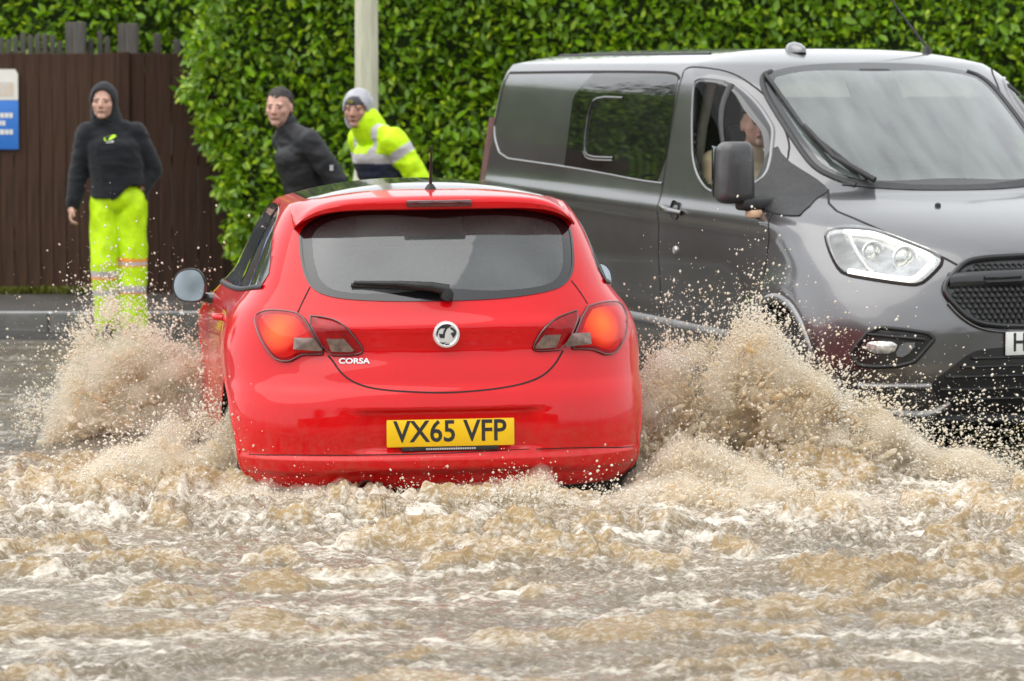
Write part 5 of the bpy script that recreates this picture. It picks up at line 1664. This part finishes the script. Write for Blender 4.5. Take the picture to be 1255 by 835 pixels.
# --- man in black hooded top and yellow trousers
def j1():
    return dict(head=(-.095, -.03, 1.585), neck=(-.075, .0, 1.445), chest=(-.035, .0, 1.27), waist=(-.005, .0, 1.08), pelvis=(.0, .0, .93),
                sh=[(-.205, .0, 1.375), (.115, .03, 1.365)], el=[(-.265, .01, 1.12), (.225, .08, 1.13)], wr=[(-.305, -.05, .885), (.135, -.01, .96)],
                hip=[(-.085, .0, .90), (.085, .0, .90)], kn=[(-.095, -.05, .49), (.10, -.02, .50)], an=[(-.075, .03, .09), (.105, .0, .09)], stubble=.15)
def jac1(root, J, T, Rm):
    def col(co, nr):
        c = np.tile(np.array(BLK), (len(co), 1))
        return c
    jk = blob('hooded_top', garment_prims(J, .042, cuff=.93, bulk=1.0), .010, M_CLOTH, root, 7, col, .012, 8, 3)
    hem_cut(jk, lambda c: c.z < .925 + .10 * smooth01(np.array((c.x + .02) / .14)) and -.215 < c.x < .19)
    hood_shell(root, J, T, Rm, M_CLOTH, (.014, .015, .018))
    # chest print
    bv = BVHTree.FromPolygons([v.co[:] for v in jk.data.vertices], [p.vertices[:] for p in jk.data.polygons])
    def stick(nm, quad, m):
        V = []
        for (a, b) in quad:
            h = bv.ray_cast(Vector((a, -1, b)), Vector((0, 1, 0)))[0]
            V.append((a, (h.y if h else -.14) - .004, b))
        o = mobj(nm, V, [tuple(range(len(V)))], m, jk, smooth=False, recalc=False)
    M_LIME = mat('lime_print', (.45, .75, .02), .6, var=.08)
    stick('chest_print', [(-.075, 1.325), (-.035, 1.335), (.0, 1.357), (-.012, 1.37), (-.055, 1.36), (-.085, 1.345)], M_LIME)
    stick('chest_print', [(-.07, 1.312), (-.015, 1.318), (-.018, 1.33), (-.06, 1.322)], M_GREYMARK)
def tro1(root, J):
    P = [('e', J['pelvis'], (.178, .135, .12), None)]
    for s in (0, 1):
        k = Vector(J['kn'][s]); a = Vector(J['an'][s])
        P += [('c', J['hip'][s], .112, tuple(k), .093), ('c', tuple(k), .093, tuple(a + Vector((0, 0, -.02))), .088)]
    def col(co, nr):
        c = np.tile(np.array(YEL), (len(co), 1))
        lft = co[:, 0] < .0
        for z0, z1, sidem, cc in ((.50, .525, ~lft, ORG), (.475, .50, ~lft, SILV), (.465, .475, ~lft, ORG), (.395, .435, lft, SILV), (.38, .395, lft, ORG), (.29, .335, ~lft, SILV), (.275, .29, ~lft, ORG), (.27, .31, lft, SILV)):
            mk = sidem & (co[:, 2] > z0) & (co[:, 2] < z1); c[mk] = cc
        return c
    blob('trousers', P, .010, M_SHELL, root, 6, col, .016, 9, 9, .35)
    for s in (0, 1):
        a = Vector(J['an'][s])
        blob('boot', [('c', tuple(a + Vector((0, .02, .03))), .055, tuple(a + Vector((0, .02, -.04))), .055), ('c', tuple(a + Vector((0, .03, -.05))), .042, tuple(a + Vector((0, -.15, -.055))), .038)], .01, M_TRIM, root, 4)
make_person('person in black hooded top and yellow high-visibility trousers standing by the fence', (-2.69, 26.25, .095), 0, j1(), (.56, .33, .25), R(-4), jac1, tro1, hair=None)

# --- man in dark jacket
def j2():
    # faces -y; turned towards -x by the root's rotation.  He leans forward, hands behind his hips
    return dict(head=(.0, -.13, 1.585), neck=(.0, -.065, 1.445), chest=(.0, .0, 1.26), waist=(.0, .07, 1.06), pelvis=(.0, .10, .92),
                sh=[(-.20, -.01, 1.375), (.20, -.01, 1.375)], el=[(-.27, .14, 1.12), (.27, .16, 1.12)], wr=[(-.14, .24, .93), (.16, .25, .93)],
                hip=[(-.085, .10, .90), (.085, .10, .90)], kn=[(-.09, .0, .48), (.09, .14, .48)], an=[(-.09, .10, .09), (.09, .22, .09)], stubble=.35)
def jac2(root, J, T, Rm):
    def col(co, nr):
        c = np.tile(np.array((.018, .019, .021)), (len(co), 1))
        c[co[:, 2] > 1.30] = (.026, .027, .030)
        return c
    jk = blob('dark_jacket', garment_prims(J, .035, cuff=.97, bulk=1.0), .010, M_SHELL, root, 6, col, .013, 8, 13)
    blob('collar', [('c', J['neck'], .072, tuple(Vector(J['neck']) + Vector((0, -.012, .045))), .068)], .008, M_SHELL, root, 3, flat((.016, .017, .019)))
    box('sleeve_logo', (.0, 0, 0), (.012, .02, .035), M_GREYMARK, jk)
    jk.children[-1].location = (.315, .085, 1.19)
def tro2(root, J):
    P = [('e', J['pelvis'], (.165, .13, .12), None)]
    for s in (0, 1):
        P += [('c', J['hip'][s], .10, J['kn'][s], .075), ('c', J['kn'][s], .075, J['an'][s], .06)]
    blob('trousers', P, .012, M_CLOTH, root, 6, flat((.02, .022, .03)), .008, 7, 5)
    for s in (0, 1):
        a = Vector(J['an'][s])
        blob('shoe', [('c', tuple(a + Vector((0, .03, -.05))), .04, tuple(a + Vector((0, -.15, -.052))), .036)], .01, M_TRIM, root, 3)
make_person('bare-headed person in dark zipped jacket leaning forward beside the hedge', (-1.37, 24.6, .075), R(-64), j2(), (.54, .315, .24), R(48), jac2, tro2, head_pitch=R(4), hair='short')

# --- man in yellow coat and grey hood
def j3():
    return dict(head=(.0, -.15, 1.565), neck=(.0, -.07, 1.435), chest=(.0, .0, 1.25), waist=(.0, .08, 1.05), pelvis=(.0, .12, .92),
                sh=[(-.21, -.01, 1.37), (.21, .0, 1.365)], el=[(-.27, .08, 1.12), (.31, .14, 1.12)], wr=[(-.20, -.05, .96), (.24, .02, .93)],
                hip=[(-.085, .12, .90), (.085, .12, .90)], kn=[(-.09, .02, .48), (.09, .16, .48)], an=[(-.09, .12, .09), (.09, .24, .09)], stubble=.45)
def jac3(root, J, T, Rm):
    sh, el, wr = [np.array(J[k][1]) for k in ('sh', 'el', 'wr')]
    sh0, el0, wr0 = [np.array(J[k][0]) for k in ('sh', 'el', 'wr')]
    def col(co, nr):
        c = np.tile(np.array(YEL), (len(co), 1))
        def seg(a, b):
            t = np.clip(((co - a) @ (b - a)) / np.dot(b - a, b - a), 0, 1)
            return t, np.linalg.norm(co - (a + t[:, None] * (b - a)), axis=1)
        torso = np.minimum(np.abs(co[:, 0]), 9) < .20
        arm = np.zeros(len(co), bool)
        for a, b, w in ((sh, el, wr), (sh0, el0, wr0)):
            t1, d1 = seg(a, b); t2, d2 = seg(b, w)
            on = ((d1 < .095) | (d2 < .09)) & (np.abs(co[:, 0]) > .175) & (co[:, 2] < 1.36)
            on |= (d2 < .085) & (t2 > .15)
            arm |= on
            bd = on & (d1 < .11) & (t1 > .22) & (t1 < .42) & (d1 <= d2 + .02); c[bd] = SILV
            cf = on & (t2 > .05) & (t2 < .35) & (d2 < d1); c[cf] = SILV
        tz = ~arm
        c[tz & (co[:, 2] < 1.215)] = (.025, .028, .055)
        c[tz & (co[:, 2] < 1.275) & (co[:, 2] > 1.215)] = SILV
        c[tz & (co[:, 2] < 1.10) & (co[:, 2] > 1.045)] = SILV
        br = tz & (np.abs(np.abs(co[:, 0]) - .125) < .026) & (co[:, 2] >= 1.275) & (co[:, 2] < 1.48); c[br] = SILV
        zp = tz & (np.abs(co[:, 0]) < .03) & (co[:, 1] < 0) & (co[:, 2] < 1.10); c[zp] = YEL
        return c
    blob('yellow_coat', garment_prims(J, .048, cuff=1.0, bulk=1.0), .009, M_SHELL, root, 6, col, .013, 8, 23)
    blob('coat_collar', [('c', tuple(Vector(J['neck']) + Vector((0, .02, -.02))), .115, tuple(Vector(J['neck']) + Vector((0, -.02, .05))), .108)], .009, M_SHELL, root, 4, flat(YEL), .006, 9)
    hood_shell(root, J, T, Rm, M_CLOTH, (.42, .42, .45), rad=(.100, .122, .120), opening=-.03, neck=.070)
    bp = [('e', T((0, .012, .052)), (.084, .104, .076), Rm)]
    be = blob('beanie', bp, .006, M_CLOTH, root, 3, flat((.09, .09, .10)))
    bm = bmesh.new(); bm.from_mesh(be.data); Ri = Rm.transposed(); h = Vector(J['head'])
    bmesh.ops.delete(bm, geom=[v for v in bm.verts if (Ri @ (v.co - h)).z < .034], context='VERTS'); bm.to_mesh(be.data); bm.free()
    so = be.modifiers.new('thickness', 'SOLIDIFY'); so.thickness = .008
    blob('hat_patch', [('e', T((-.012, -.094, .062)), (.022, .006, .016), Rm)], .003, mat('patch_yellow', (.45, .42, .05), .6, alt=(.02, .02, .02), vscale=60), be, 1)
make_person('person in yellow high-visibility coat with grey hood up beside the lamp column', (-.875, 25.1, .08), R(-60), j3(), (.47, .26, .19), R(42), jac3, tro2, head_pitch=R(6), hair=None)

# --- the two drivers
def jd(left_wr, right_wr, head=(.0, -.08, 1.585)):
    return dict(head=head, neck=(.0, -.03, 1.435), chest=(.0, .0, 1.26), waist=(.0, .03, 1.06), pelvis=(.0, .04, .94),
                sh=[(-.20, .0, 1.375), (.20, .0, 1.375)], el=[(-.26, -.10, 1.14), (.26, -.12, 1.14)], wr=[right_wr, left_wr],
                hip=[(-.1, 0, .9), (.1, 0, .9)], kn=[(-.12, -.4, .95), (.12, -.4, .95)], an=[(-.12, -.45, .6), (.12, -.45, .6)], stubble=.6)
def jac_of(c, name):
    def f(root, J, T, Rm):
        blob(name, garment_prims(J, .04, cuff=.97, bulk=1.0), .012, M_CLOTH, root, 6, flat(c), .012, 8, 31)
    return f
pv_ = van_matrix() @ Vector((.585, -2.20, .0))
make_person('driver in beige coat behind the open side window of the grey van', (pv_.x, pv_.y, .03), VAN_YAW, jd((.16, -.42, 1.24), (-.16, -.42, 1.24)), (.50, .31, .24), R(-10), jac_of((.50, .39, .25), 'beige_coat'), None, hair='short', lower=False)
pc_ = car_matrix() @ Vector((.36, 1.86, 0))
make_person('driver of the red car with one pale hand raised, seen through the rear window', (pc_.x, pc_.y, -.44), pi + CAR_YAW, jd((.32, -.12, 1.50), (-.14, -.40, 1.26)), (.62, .45, .36), R(0), jac_of((.05, .05, .06), 'dark_top'), None, hair='short', lower=False)
# ------------------------------------------------------------------ flood water
WZ0 = .10
def graded(lo, a, b, hi, fine, nlo, nhi):
    left = a - (a - lo) * np.linspace(1, 0, nlo, endpoint=False) ** 2.2
    mid = np.arange(a, b, fine)
    right = b + (hi - b) * np.linspace(0, 1, nhi) ** 2.2
    return np.concatenate([left, mid, right])
gx = graded(-60, -3.3, 4.0, 60, .0115, 40, 40)
gy = np.concatenate([graded(-35, 11.0, 17.2, 17.21, .0165, 30, 1)[:-1], np.arange(17.2, 21, .03), np.linspace(21, 25.6, 60)])
GX, GY = np.meshgrid(gx, gy)

def turb_amp(x, y):
    """how rough the water is: churned wake behind and beside the car, calmer towards the kerb and the van"""
    a = .010 + 0 * x
    wake = smooth01((17.0 - y) / 1.4) * (1 - .38 * smooth01((14.6 - y) / 2.6))
    side = np.exp(-((x + .1) / 3.6) ** 4)
    a = a + .040 * wake * side
    a = a + .022 * np.exp(-((y - 15.1) / .6) ** 2) * side
    a = a + .03 * np.exp(-(((x + 1.35) / .55) ** 2 + ((y - 16.0) / .7) ** 2)) + .035 * np.exp(-(((x - 1.1) / .8) ** 2 + ((y - 16.2) / .9) ** 2))
    a = a + .034 * np.exp(-(((x + 2.0) / .95) ** 4 + ((y - 16.6) / 1.2) ** 4)) + .034 * np.exp(-(((x - 1.95) / 1.0) ** 4 + ((y - 16.0) / .8) ** 4))
    a = np.minimum(a, .066)
    a = a + .008 * smooth01((y - 17.5) / 1.5) * np.exp(-((x + 2.2) / 1.6) ** 2)
    return a

def ridged(x, y, seed, o=3): return 1 - 2.6 * np.abs(fbm(x, y, 0, seed, o))
def water_height(x, y):
    wx = x + .07 * fbm(x * 3, y * 3, 0, 31, 3); wy = y + .09 * fbm(x * 3, y * 3, 5, 32, 3)
    big = fbm(wx * 1.7, wy * 2.6, 0, 41, 3)
    mid = ridged(wx * 3.4, wy * 5.6, 42)
    sm = ridged(wx * 8.5, wy * 12.5, 43)
    ss = ridged(wx * 18, wy * 24, 47, 2)
    s3 = ridged(wx * 27 + 4, wy * 36, 49, 2)
    lump_n = fbm(wx * 3.6, wy * 5.2, 0, 48, 3)
    lump = smooth01((lump_n - .22) / .20)
    A = turb_amp(x, y)
    patchy = .5 + .7 * smooth01((fbm(x * 1.4, y * 2.0, 0, 45, 2) + .35) / .7)
    h = A * patchy * (.42 * big + .42 * mid + .46 * sm + .27 * ss + .17 * s3) + np.clip(A - .012, 0, 1) * 1.0 * lump * (.85 + .28 * sm + .12 * ss)
    # water piled up round the wheels and a low roll behind the bumper
    h = h + .05 * np.exp(-(((x + 1.32) / .42) ** 2 + ((y - 16.0) / .5) ** 2)) + .10 * np.exp(-(((x - 1.05) / .55) ** 2 + ((y - 16.5) / .5) ** 2))
    h = h + .050 * np.exp(-((y - 15.22) / .26) ** 2) * np.exp(-((x + .2) / 1.6) ** 4)
    h = h + .08 * np.exp(-(((x + 1.75) / .4) ** 2 + ((y - 18.2) / .5) ** 2))
    ripple = .004 * fbm(x * 6, y * 16, 0, 46, 3) * smooth01((y - 17) / 2)
    return WZ0 + h + ripple, A, mid, sm, big, ss, lump

HZ, WA, WM, WS, WB, WSS, WL = water_height(GX, GY)
edge = smooth01((25.4 - GY) / .8)
HZ = WZ0 + (HZ - WZ0) * (.25 + .75 * edge)
# foam and silt colour follow the churning
rough = np.clip((WA - .012) / .07, 0, 1)
streak = fbm(GX * 3.2 + .4 * fbm(GX * 5, GY * 5, 0, 51, 2), GY * 8.0, 0, 52, 4)
lace = 1 - np.abs(fbm(GX * 13, GY * 19, 0, 53, 3)) * 3.0
foam = (1.0 * (streak + .06) + .50 * (lace - .40) + .26 * (WS - .30) + .22 * (WSS - .35)) * (.10 + .90 * np.sqrt(rough))
foam = np.clip(foam * 1.25 - .04, 0, 1)
silt = np.clip(.10 + .95 * WL + .20 * WB + .16 * WM, 0, 1)
foam *= 1 - .45 * WL
near_car = np.exp(-((GY - 15.5) / 1.1) ** 2)
foam = np.clip(foam + .20 * near_car * rough, 0, 1)

def water_mat():
    m = bpy.data.materials.new('flood_water'); m.use_nodes = True
    N, L = m.node_tree.nodes, m.node_tree.links
    b = N['Principled BSDF']
    at = N.new('ShaderNodeAttribute'); at.attribute_name = 'Mix'
    sp = N.new('ShaderNodeSeparateColor'); L.new(at.outputs['Color'], sp.inputs[0])
    c1 = N.new('ShaderNodeMixRGB'); c1.inputs[1].default_value = (.23, .185, .13, 1); c1.inputs[2].default_value = (.42, .28, .12, 1)
    L.new(sp.outputs[1], c1.inputs[0])
    c0 = N.new('ShaderNodeMixRGB'); c0.inputs[1].default_value = (.055, .052, .042, 1)
    L.new(c1.outputs[0], c0.inputs[2]); L.new(sp.outputs[2], c0.inputs[0])
    tc = N.new('ShaderNodeTexCoord'); mp = N.new('ShaderNodeMapping'); mp.inputs['Scale'].default_value = (34, 80, 50)
    L.new(tc.outputs['Object'], mp.inputs[0])
    nz = N.new('ShaderNodeTexNoise'); nz.inputs['Scale'].default_value = 1; nz.inputs['Detail'].default_value = 5; nz.inputs['Roughness'].default_value = .65
    L.new(mp.outputs[0], nz.inputs['Vector'])
    ad = N.new('ShaderNodeMath'); ad.operation = 'MULTIPLY_ADD'; ad.inputs[1].default_value = 3.8; ad.inputs[2].default_value = -1.85
    L.new(nz.outputs[0], ad.inputs[0])
    fs = N.new('ShaderNodeMath'); fs.operation = 'ADD'; L.new(sp.outputs[0], fs.inputs[0])
    mu = N.new('ShaderNodeMath'); mu.operation = 'MULTIPLY'; L.new(ad.outputs[0], mu.inputs[0]); L.new(sp.outputs[2], mu.inputs[1])
    L.new(mu.outputs[0], fs.inputs[1]); fs.use_clamp = True
    c2 = N.new('ShaderNodeMixRGB'); c2.inputs[2].default_value = (.74, .68, .59, 1)
    L.new(fs.outputs[0], c2.inputs[0]); L.new(c0.outputs[0], c2.inputs[1]); L.new(c2.outputs[0], b.inputs['Base Color'])
    rr = N.new('ShaderNodeMapRange'); rr.inputs['To Min'].default_value = .10; rr.inputs['To Max'].default_value = .6
    L.new(fs.outputs[0], rr.inputs[0]); L.new(rr.outputs[0], b.inputs['Roughness'])
    b.inputs['IOR'].default_value = 1.33
    bp = N.new('ShaderNodeBump'); bp.inputs['Strength'].default_value = .8; bp.inputs['Distance'].default_value = .014
    L.new(nz.outputs[0], bp.inputs['Height']); L.new(bp.outputs[0], b.inputs['Normal'])
    return m
M_WATER = water_mat()
ny_, nx_ = GX.shape
idx = np.arange(ny_ * nx_).reshape(ny_, nx_)
Q = np.stack([idx[:-1, :-1], idx[:-1, 1:], idx[1:, 1:], idx[1:, :-1]], -1).reshape(-1, 4)
wob = fast_mesh('flood_water', np.stack([GX, GY, HZ], -1).reshape(-1, 3), Q, M_WATER)
at = wob.data.color_attributes.new('Mix', 'FLOAT_COLOR', 'POINT')
at.data.foreach_set('color', np.stack([foam, silt, np.sqrt(rough), np.ones_like(foam)], -1).astype(np.float32).ravel())
tag(wob, kind='structure')

# ------------------------------------------------------------------ splashes
def splash_mat(name, dark, mid, light, tl=.35):
    m = bpy.data.materials.new(name); m.use_nodes = True
    N, L = m.node_tree.nodes, m.node_tree.links
    b = N['Principled BSDF']
    tc = N.new('ShaderNodeTexCoord'); nz = N.new('ShaderNodeTexNoise'); nz.inputs['Scale'].default_value = 4.5
    nz.inputs['Detail'].default_value = 7; nz.inputs['Roughness'].default_value = .68
    L.new(tc.outputs['Object'], nz.inputs['Vector'])
    cr = N.new('ShaderNodeValToRGB')
    cr.color_ramp.elements[0].position = .33; cr.color_ramp.elements[0].color = (*dark, 1)
    cr.color_ramp.elements[1].position = .62; cr.color_ramp.elements[1].color = (*light, 1)
    e = cr.color_ramp.elements.new(.46); e.color = (*mid, 1)
    L.new(nz.outputs[0], cr.inputs[0]); L.new(cr.outputs[0], b.inputs['Base Color'])
    b.inputs['Roughness'].default_value = .35; b.inputs['IOR'].default_value = 1.33
    n2 = N.new('ShaderNodeTexNoise'); n2.inputs['Scale'].default_value = 75; n2.inputs['Detail'].default_value = 4; n2.inputs['Roughness'].default_value = .7
    L.new(tc.outputs['Object'], n2.inputs['Vector'])
    bp = N.new('ShaderNodeBump'); bp.inputs['Strength'].default_value = .6; bp.inputs['Distance'].default_value = .010
    L.new(n2.outputs[0], bp.inputs['Height']); L.new(bp.outputs[0], b.inputs['Normal'])
    t = N.new('ShaderNodeBsdfTranslucent'); L.new(cr.outputs[0], t.inputs[0])
    mx = N.new('ShaderNodeMixShader'); mx.inputs[0].default_value = tl
    L.new(b.outputs[0], mx.inputs[1]); L.new(t.outputs[0], mx.inputs[2]); L.new(mx.outputs[0], N['Material Output'].inputs[0])
    return m
M_SPLASH = splash_mat('muddy_splash', (.84, .66, .40), (.94, .84, .66), (.98, .94, .86), .5)
M_DROP = splash_mat('muddy_drops', (.86, .74, .55), (.94, .88, .76), (.98, .96, .91), .5)

def mist_mat(dens):
    m = bpy.data.materials.new('spray_mist'); m.use_nodes = True
    N, L = m.node_tree.nodes, m.node_tree.links
    N.remove(N['Principled BSDF'])
    v = N.new('ShaderNodeVolumePrincipled')
    v.inputs['Color'].default_value = (.97, .91, .80, 1); v.inputs['Density'].default_value = dens; v.inputs['Anisotropy'].default_value = .2
    L.new(v.outputs[0], N['Material Output'].inputs['Volume'])
    return m

def ico(sub):
    bm = bmesh.new(); bmesh.ops.create_icosphere(bm, subdivisions=sub, radius=1)
    V = np.array([v.co[:] for v in bm.verts]); bm.verts.index_update()
    F = np.array([[v.index for v in f.verts] for f in bm.faces]); bm.free()
    return V, F
ICO1 = ico(1)
OCT = (np.array([(1, 0, 0), (-1, 0, 0), (0, 1, 0), (0, -1, 0), (0, 0, 1), (0, 0, -1)], float),
       np.array([(0, 2, 4), (2, 1, 4), (1, 3, 4), (3, 0, 4), (2, 0, 5), (1, 2, 5), (3, 1, 5), (0, 3, 5)]))

def drops(P, r, D, stretch, base):
    """many small drops, each stretched along its own flight direction"""
    Vb, Fb = base
    n = len(P)
    D = D / (np.linalg.norm(D, axis=1)[:, None] + 1e-9)
    al = Vb @ D.T                                           # (k, n)
    Vv = Vb[None] * r[:, None, None] + (al.T * (stretch - 1)[:, None] * r[:, None])[:, :, None] * D[:, None, :]
    Vv = Vv + P[:, None, :]
    Ff = Fb[None] + (np.arange(n) * len(Vb))[:, None, None]
    return Vv.reshape(-1, 3), Ff.reshape(-1, 3)

def remesh_mass(name, V, F, voxel, m, parent, smooth_it=1):
    o = fast_mesh(name + '_src', V, F, m)
    rm = o.modifiers.new('r', 'REMESH'); rm.mode = 'VOXEL'; rm.voxel_size = voxel
    if smooth_it:
        sm = o.modifiers.new('s', 'SMOOTH'); sm.factor = .5; sm.iterations = smooth_it
    dg = bpy.context.evaluated_depsgraph_get()
    me = bpy.data.meshes.new_from_object(o.evaluated_get(dg))
    old = o.data
    bpy.data.objects.remove(o); bpy.data.meshes.remove(old)
    me.materials.clear(); me.materials.append(m)
    me.polygons.foreach_set('use_smooth', np.ones(len(me.polygons), dtype=bool))
    o = bpy.data.objects.new(name, me); COL.objects.link(o)
    if parent: o.parent = parent
    return o

def plume(label, origin, top, xr, depth, n_mass, n_drop, seed, src, r_mass=(.010, .030), hole=-.12, spray=.10, voxel=.006, lean=0.0, mist=0.0):
    """curtain of muddy water thrown up by a wheel.
    top(x): height of the dense part, xr: range in x, depth: thickness in y, src: where it is thrown from"""
    rng = np.random.default_rng(seed)
    root = empty('water_splash', origin); tag(root, label, 'splash')
    org = np.array(origin)
    def sample(n, tp=1.15, hole_=hole, thick=1.0, frac=1.0):
        out = None
        while out is None or len(out) < n:
            m = n * 3
            x = rng.uniform(xr[0], xr[1], m); t = rng.random(m) ** tp
            z = WZ0 - .05 + t * frac * (top(x) - WZ0 + .05)
            y = org[1] + rng.normal(0, 1, m) * depth * (1.0 - .45 * t) * thick + lean * t
            f = fbm(x * 6, y * 6, z * 6, seed, 4)
            ok = (f > hole_ + .42 * t ** 2.2 + .06 * rng.normal(0, 1, m)) & (z > WZ0 - .06)
            q = np.stack([x, y, z, t], 1)[ok]
            out = q if out is None else np.vstack([out, q])
        return out[:n, :3], out[:n, 3]
    P, t = sample(n_mass, 1.25, hole, .75, .93)
    D = P - np.array(src); D[:, 2] = np.abs(D[:, 2]) + .15
    D = D + rng.normal(0, .35, D.shape) * np.linalg.norm(D, axis=1)[:, None]
    r = rng.uniform(r_mass[0], r_mass[1], len(P)) * (1.05 - .55 * t) * (.5 + .7 * rng.random(len(P)) ** 2)
    r = np.maximum(r, .0055)
    Vv, Ff = drops(P, r, D, 1 + 3.0 * rng.random(len(P)) ** 1.5, ICO1)
    tag(remesh_mass('thrown_water', Vv - org, Ff, voxel, M_SPLASH, root, 3), kind='stuff')
    if mist > 0:
        Pm, tm = sample(700, 1.0, hole - .15, .8, .97)
        Vm, Fm = drops(Pm, rng.uniform(.045, .075, len(Pm)), np.tile((0., 0., 1.), (len(Pm), 1)), np.ones(len(Pm)), ICO1)
        mo = remesh_mass('mist', Vm - org, Fm, .02, mist_mat(mist), root, 3); tag(mo, kind='stuff')
    # dense froth of fine drops that clothes the curtain
    P, t = sample(n_drop, .55, hole - .06, 1.2, 1.06)
    D = P - np.array(src); D[:, 2] = np.abs(D[:, 2]) + .1; D += rng.normal(0, .25, D.shape)
    r = .0012 + .0055 * rng.random(len(P)) ** 3 * (1.1 - .5 * t)
    V1, F1 = drops(P, r, D, 1 + 2.2 * rng.random(len(P)) ** 2, OCT)
    # spray of drops around and above it
    n = n_drop // 2
    x = rng.uniform(xr[0] - .14, xr[1] + .14, n)
    tpz = top(np.clip(x, xr[0], xr[1]))
    z = tpz - .05 + rng.exponential(spray, n)
    y = org[1] + rng.normal(0, 1, n) * depth * 1.3 + lean * .5
    clump = fbm(x * 9, y * 9, z * 9, seed + 4, 3)
    ok = (z > WZ0) & (clump > -.05 + .15 * rng.normal(0, 1, n) + .5 * np.clip(z - tpz, 0, 1))
    P = np.stack([x, y, z], 1)[ok]; n = len(P)
    D = P - np.array(src); D[:, 2] += .1; D += rng.normal(0, .3, D.shape)
    r = .0013 + .0055 * rng.random(n) ** 3.4
    V2, F2 = drops(P, r, D, 1 + .9 * rng.random(n), OCT)
    tag(fast_mesh('spray', np.vstack([V1, V2]) - org, np.vstack([F1, F2 + len(V1)]), M_DROP, root), kind='stuff')
    return root

def prof(pts):
    xs = [p[0] for p in pts]; zs = [p[1] for p in pts]
    return lambda x: np.interp(x, xs, zs) + .075 * fbm(np.asarray(x) * 13, np.asarray(x) * 0 + 3.3, 0, 77, 3)
# right-hand curtain, thrown by the car's right front wheel towards the van
plume('curtain of brown water thrown up between the red car and the van', (1.05, 16.75, WZ0),
      prof([(.52, .50), (.62, .60), (.78, .66), (.95, .70), (1.08, .80), (1.15, .78), (1.22, .67), (1.33, .58), (1.45, .49), (1.58, .40), (1.72, .30), (1.9, .22), (2.15, .15)]),
      (.52, 2.15), .17, 12000, 50000, 101, (.55, 17.3, .05), r_mass=(.010, .024), hole=-.26, mist=5)
# left-hand curtain, from the left front wheel
plume('tall curtain of brown spray in front of the yellow trousers', (-1.80, 18.3, WZ0),
      prof([(-2.22, .20), (-2.12, .48), (-2.02, .64), (-1.92, .74), (-1.82, .70), (-1.70, .60), (-1.58, .54), (-1.45, .48), (-1.30, .42), (-1.15, .30)]),
      (-2.22, -1.15), .15, 7000, 40000, 102, (-1.3, 18.6, .05), r_mass=(.008, .018), hole=-.16, spray=.12, mist=5.0)
# churned heap at the left rear wheel
plume('heap of churned brown water at the rear wheel of the red car', (-1.32, 16.1, WZ0),
      prof([(-1.85, .16), (-1.65, .27), (-1.48, .38), (-1.32, .46), (-1.18, .45), (-1.02, .30), (-.9, .18)]),
      (-1.85, -.92), .20, 7000, 20000, 103, (-1.1, 16.2, .05), r_mass=(.009, .022), hole=-.22, spray=.06, mist=4.0)
# crest along the tail of the car
plume('broken crest of water behind the bumper of the red car', (-.2, 15.28, WZ0),
      prof([(-1.2, .18), (-.8, .23), (-.45, .20), (-.1, .25), (.1, .26), (.25, .21), (.5, .23), (.8, .26), (1.2, .22), (1.5, .17)]),
      (-1.2, 1.5), .13, 6500, 18000, 104, (-.2, 16.0, -.1), r_mass=(.008, .019), hole=-.1, spray=.03, mist=3.0)
plume('small burst of water at the right rear corner of the red car', (.74, 15.75, WZ0),
      prof([(.48, .16), (.58, .25), (.70, .34), (.82, .36), (.95, .28), (1.10, .2)]),
      (.48, 1.10), .12, 2600, 9000, 105, (.6, 16.0, 0), r_mass=(.008, .019), hole=-.2, spray=.05, mist=2.0)
# loose drops flung wide
rng = np.random.default_rng(9)
def loose(n, lo, hi, seed, rmax):
    r_ = np.random.default_rng(seed)
    P = np.stack([r_.uniform(lo[k], hi[k], n) for k in range(3)], 1)
    P[:, 2] = WZ0 + (P[:, 2] - WZ0) * r_.random(n) ** 1.2
    return P, .0014 + rmax * r_.random(n) ** 4
Ps, rs = [], []
for args in ((1500, (-2.5, 17.2, .1), (-1.2, 18.9, 1.05), 1, .006), (2600, (.5, 15.9, .1), (2.4, 17.3, .80), 2, .006),
             (900, (1.3, 16.0, .1), (2.8, 17.2, .45), 3, .006), (1300, (-1.5, 14.6, .1), (1.7, 15.4, .42), 4, .005), (700, (-2.5, 13, .1), (2.2, 15, .28), 5, .005)):
    P, r = loose(*args); Ps.append(P); rs.append(r)
P = np.vstack(Ps); r = np.concatenate(rs)
Vv, Ff = drops(P, r, RNG.normal(0, 1, P.shape), 1 + .8 * RNG.random(len(P)), OCT)
tag(fast_mesh('flying_drops', Vv, Ff, M_DROP), 'fine muddy drops flying over the flooded road', 'spray', kind='stuff')
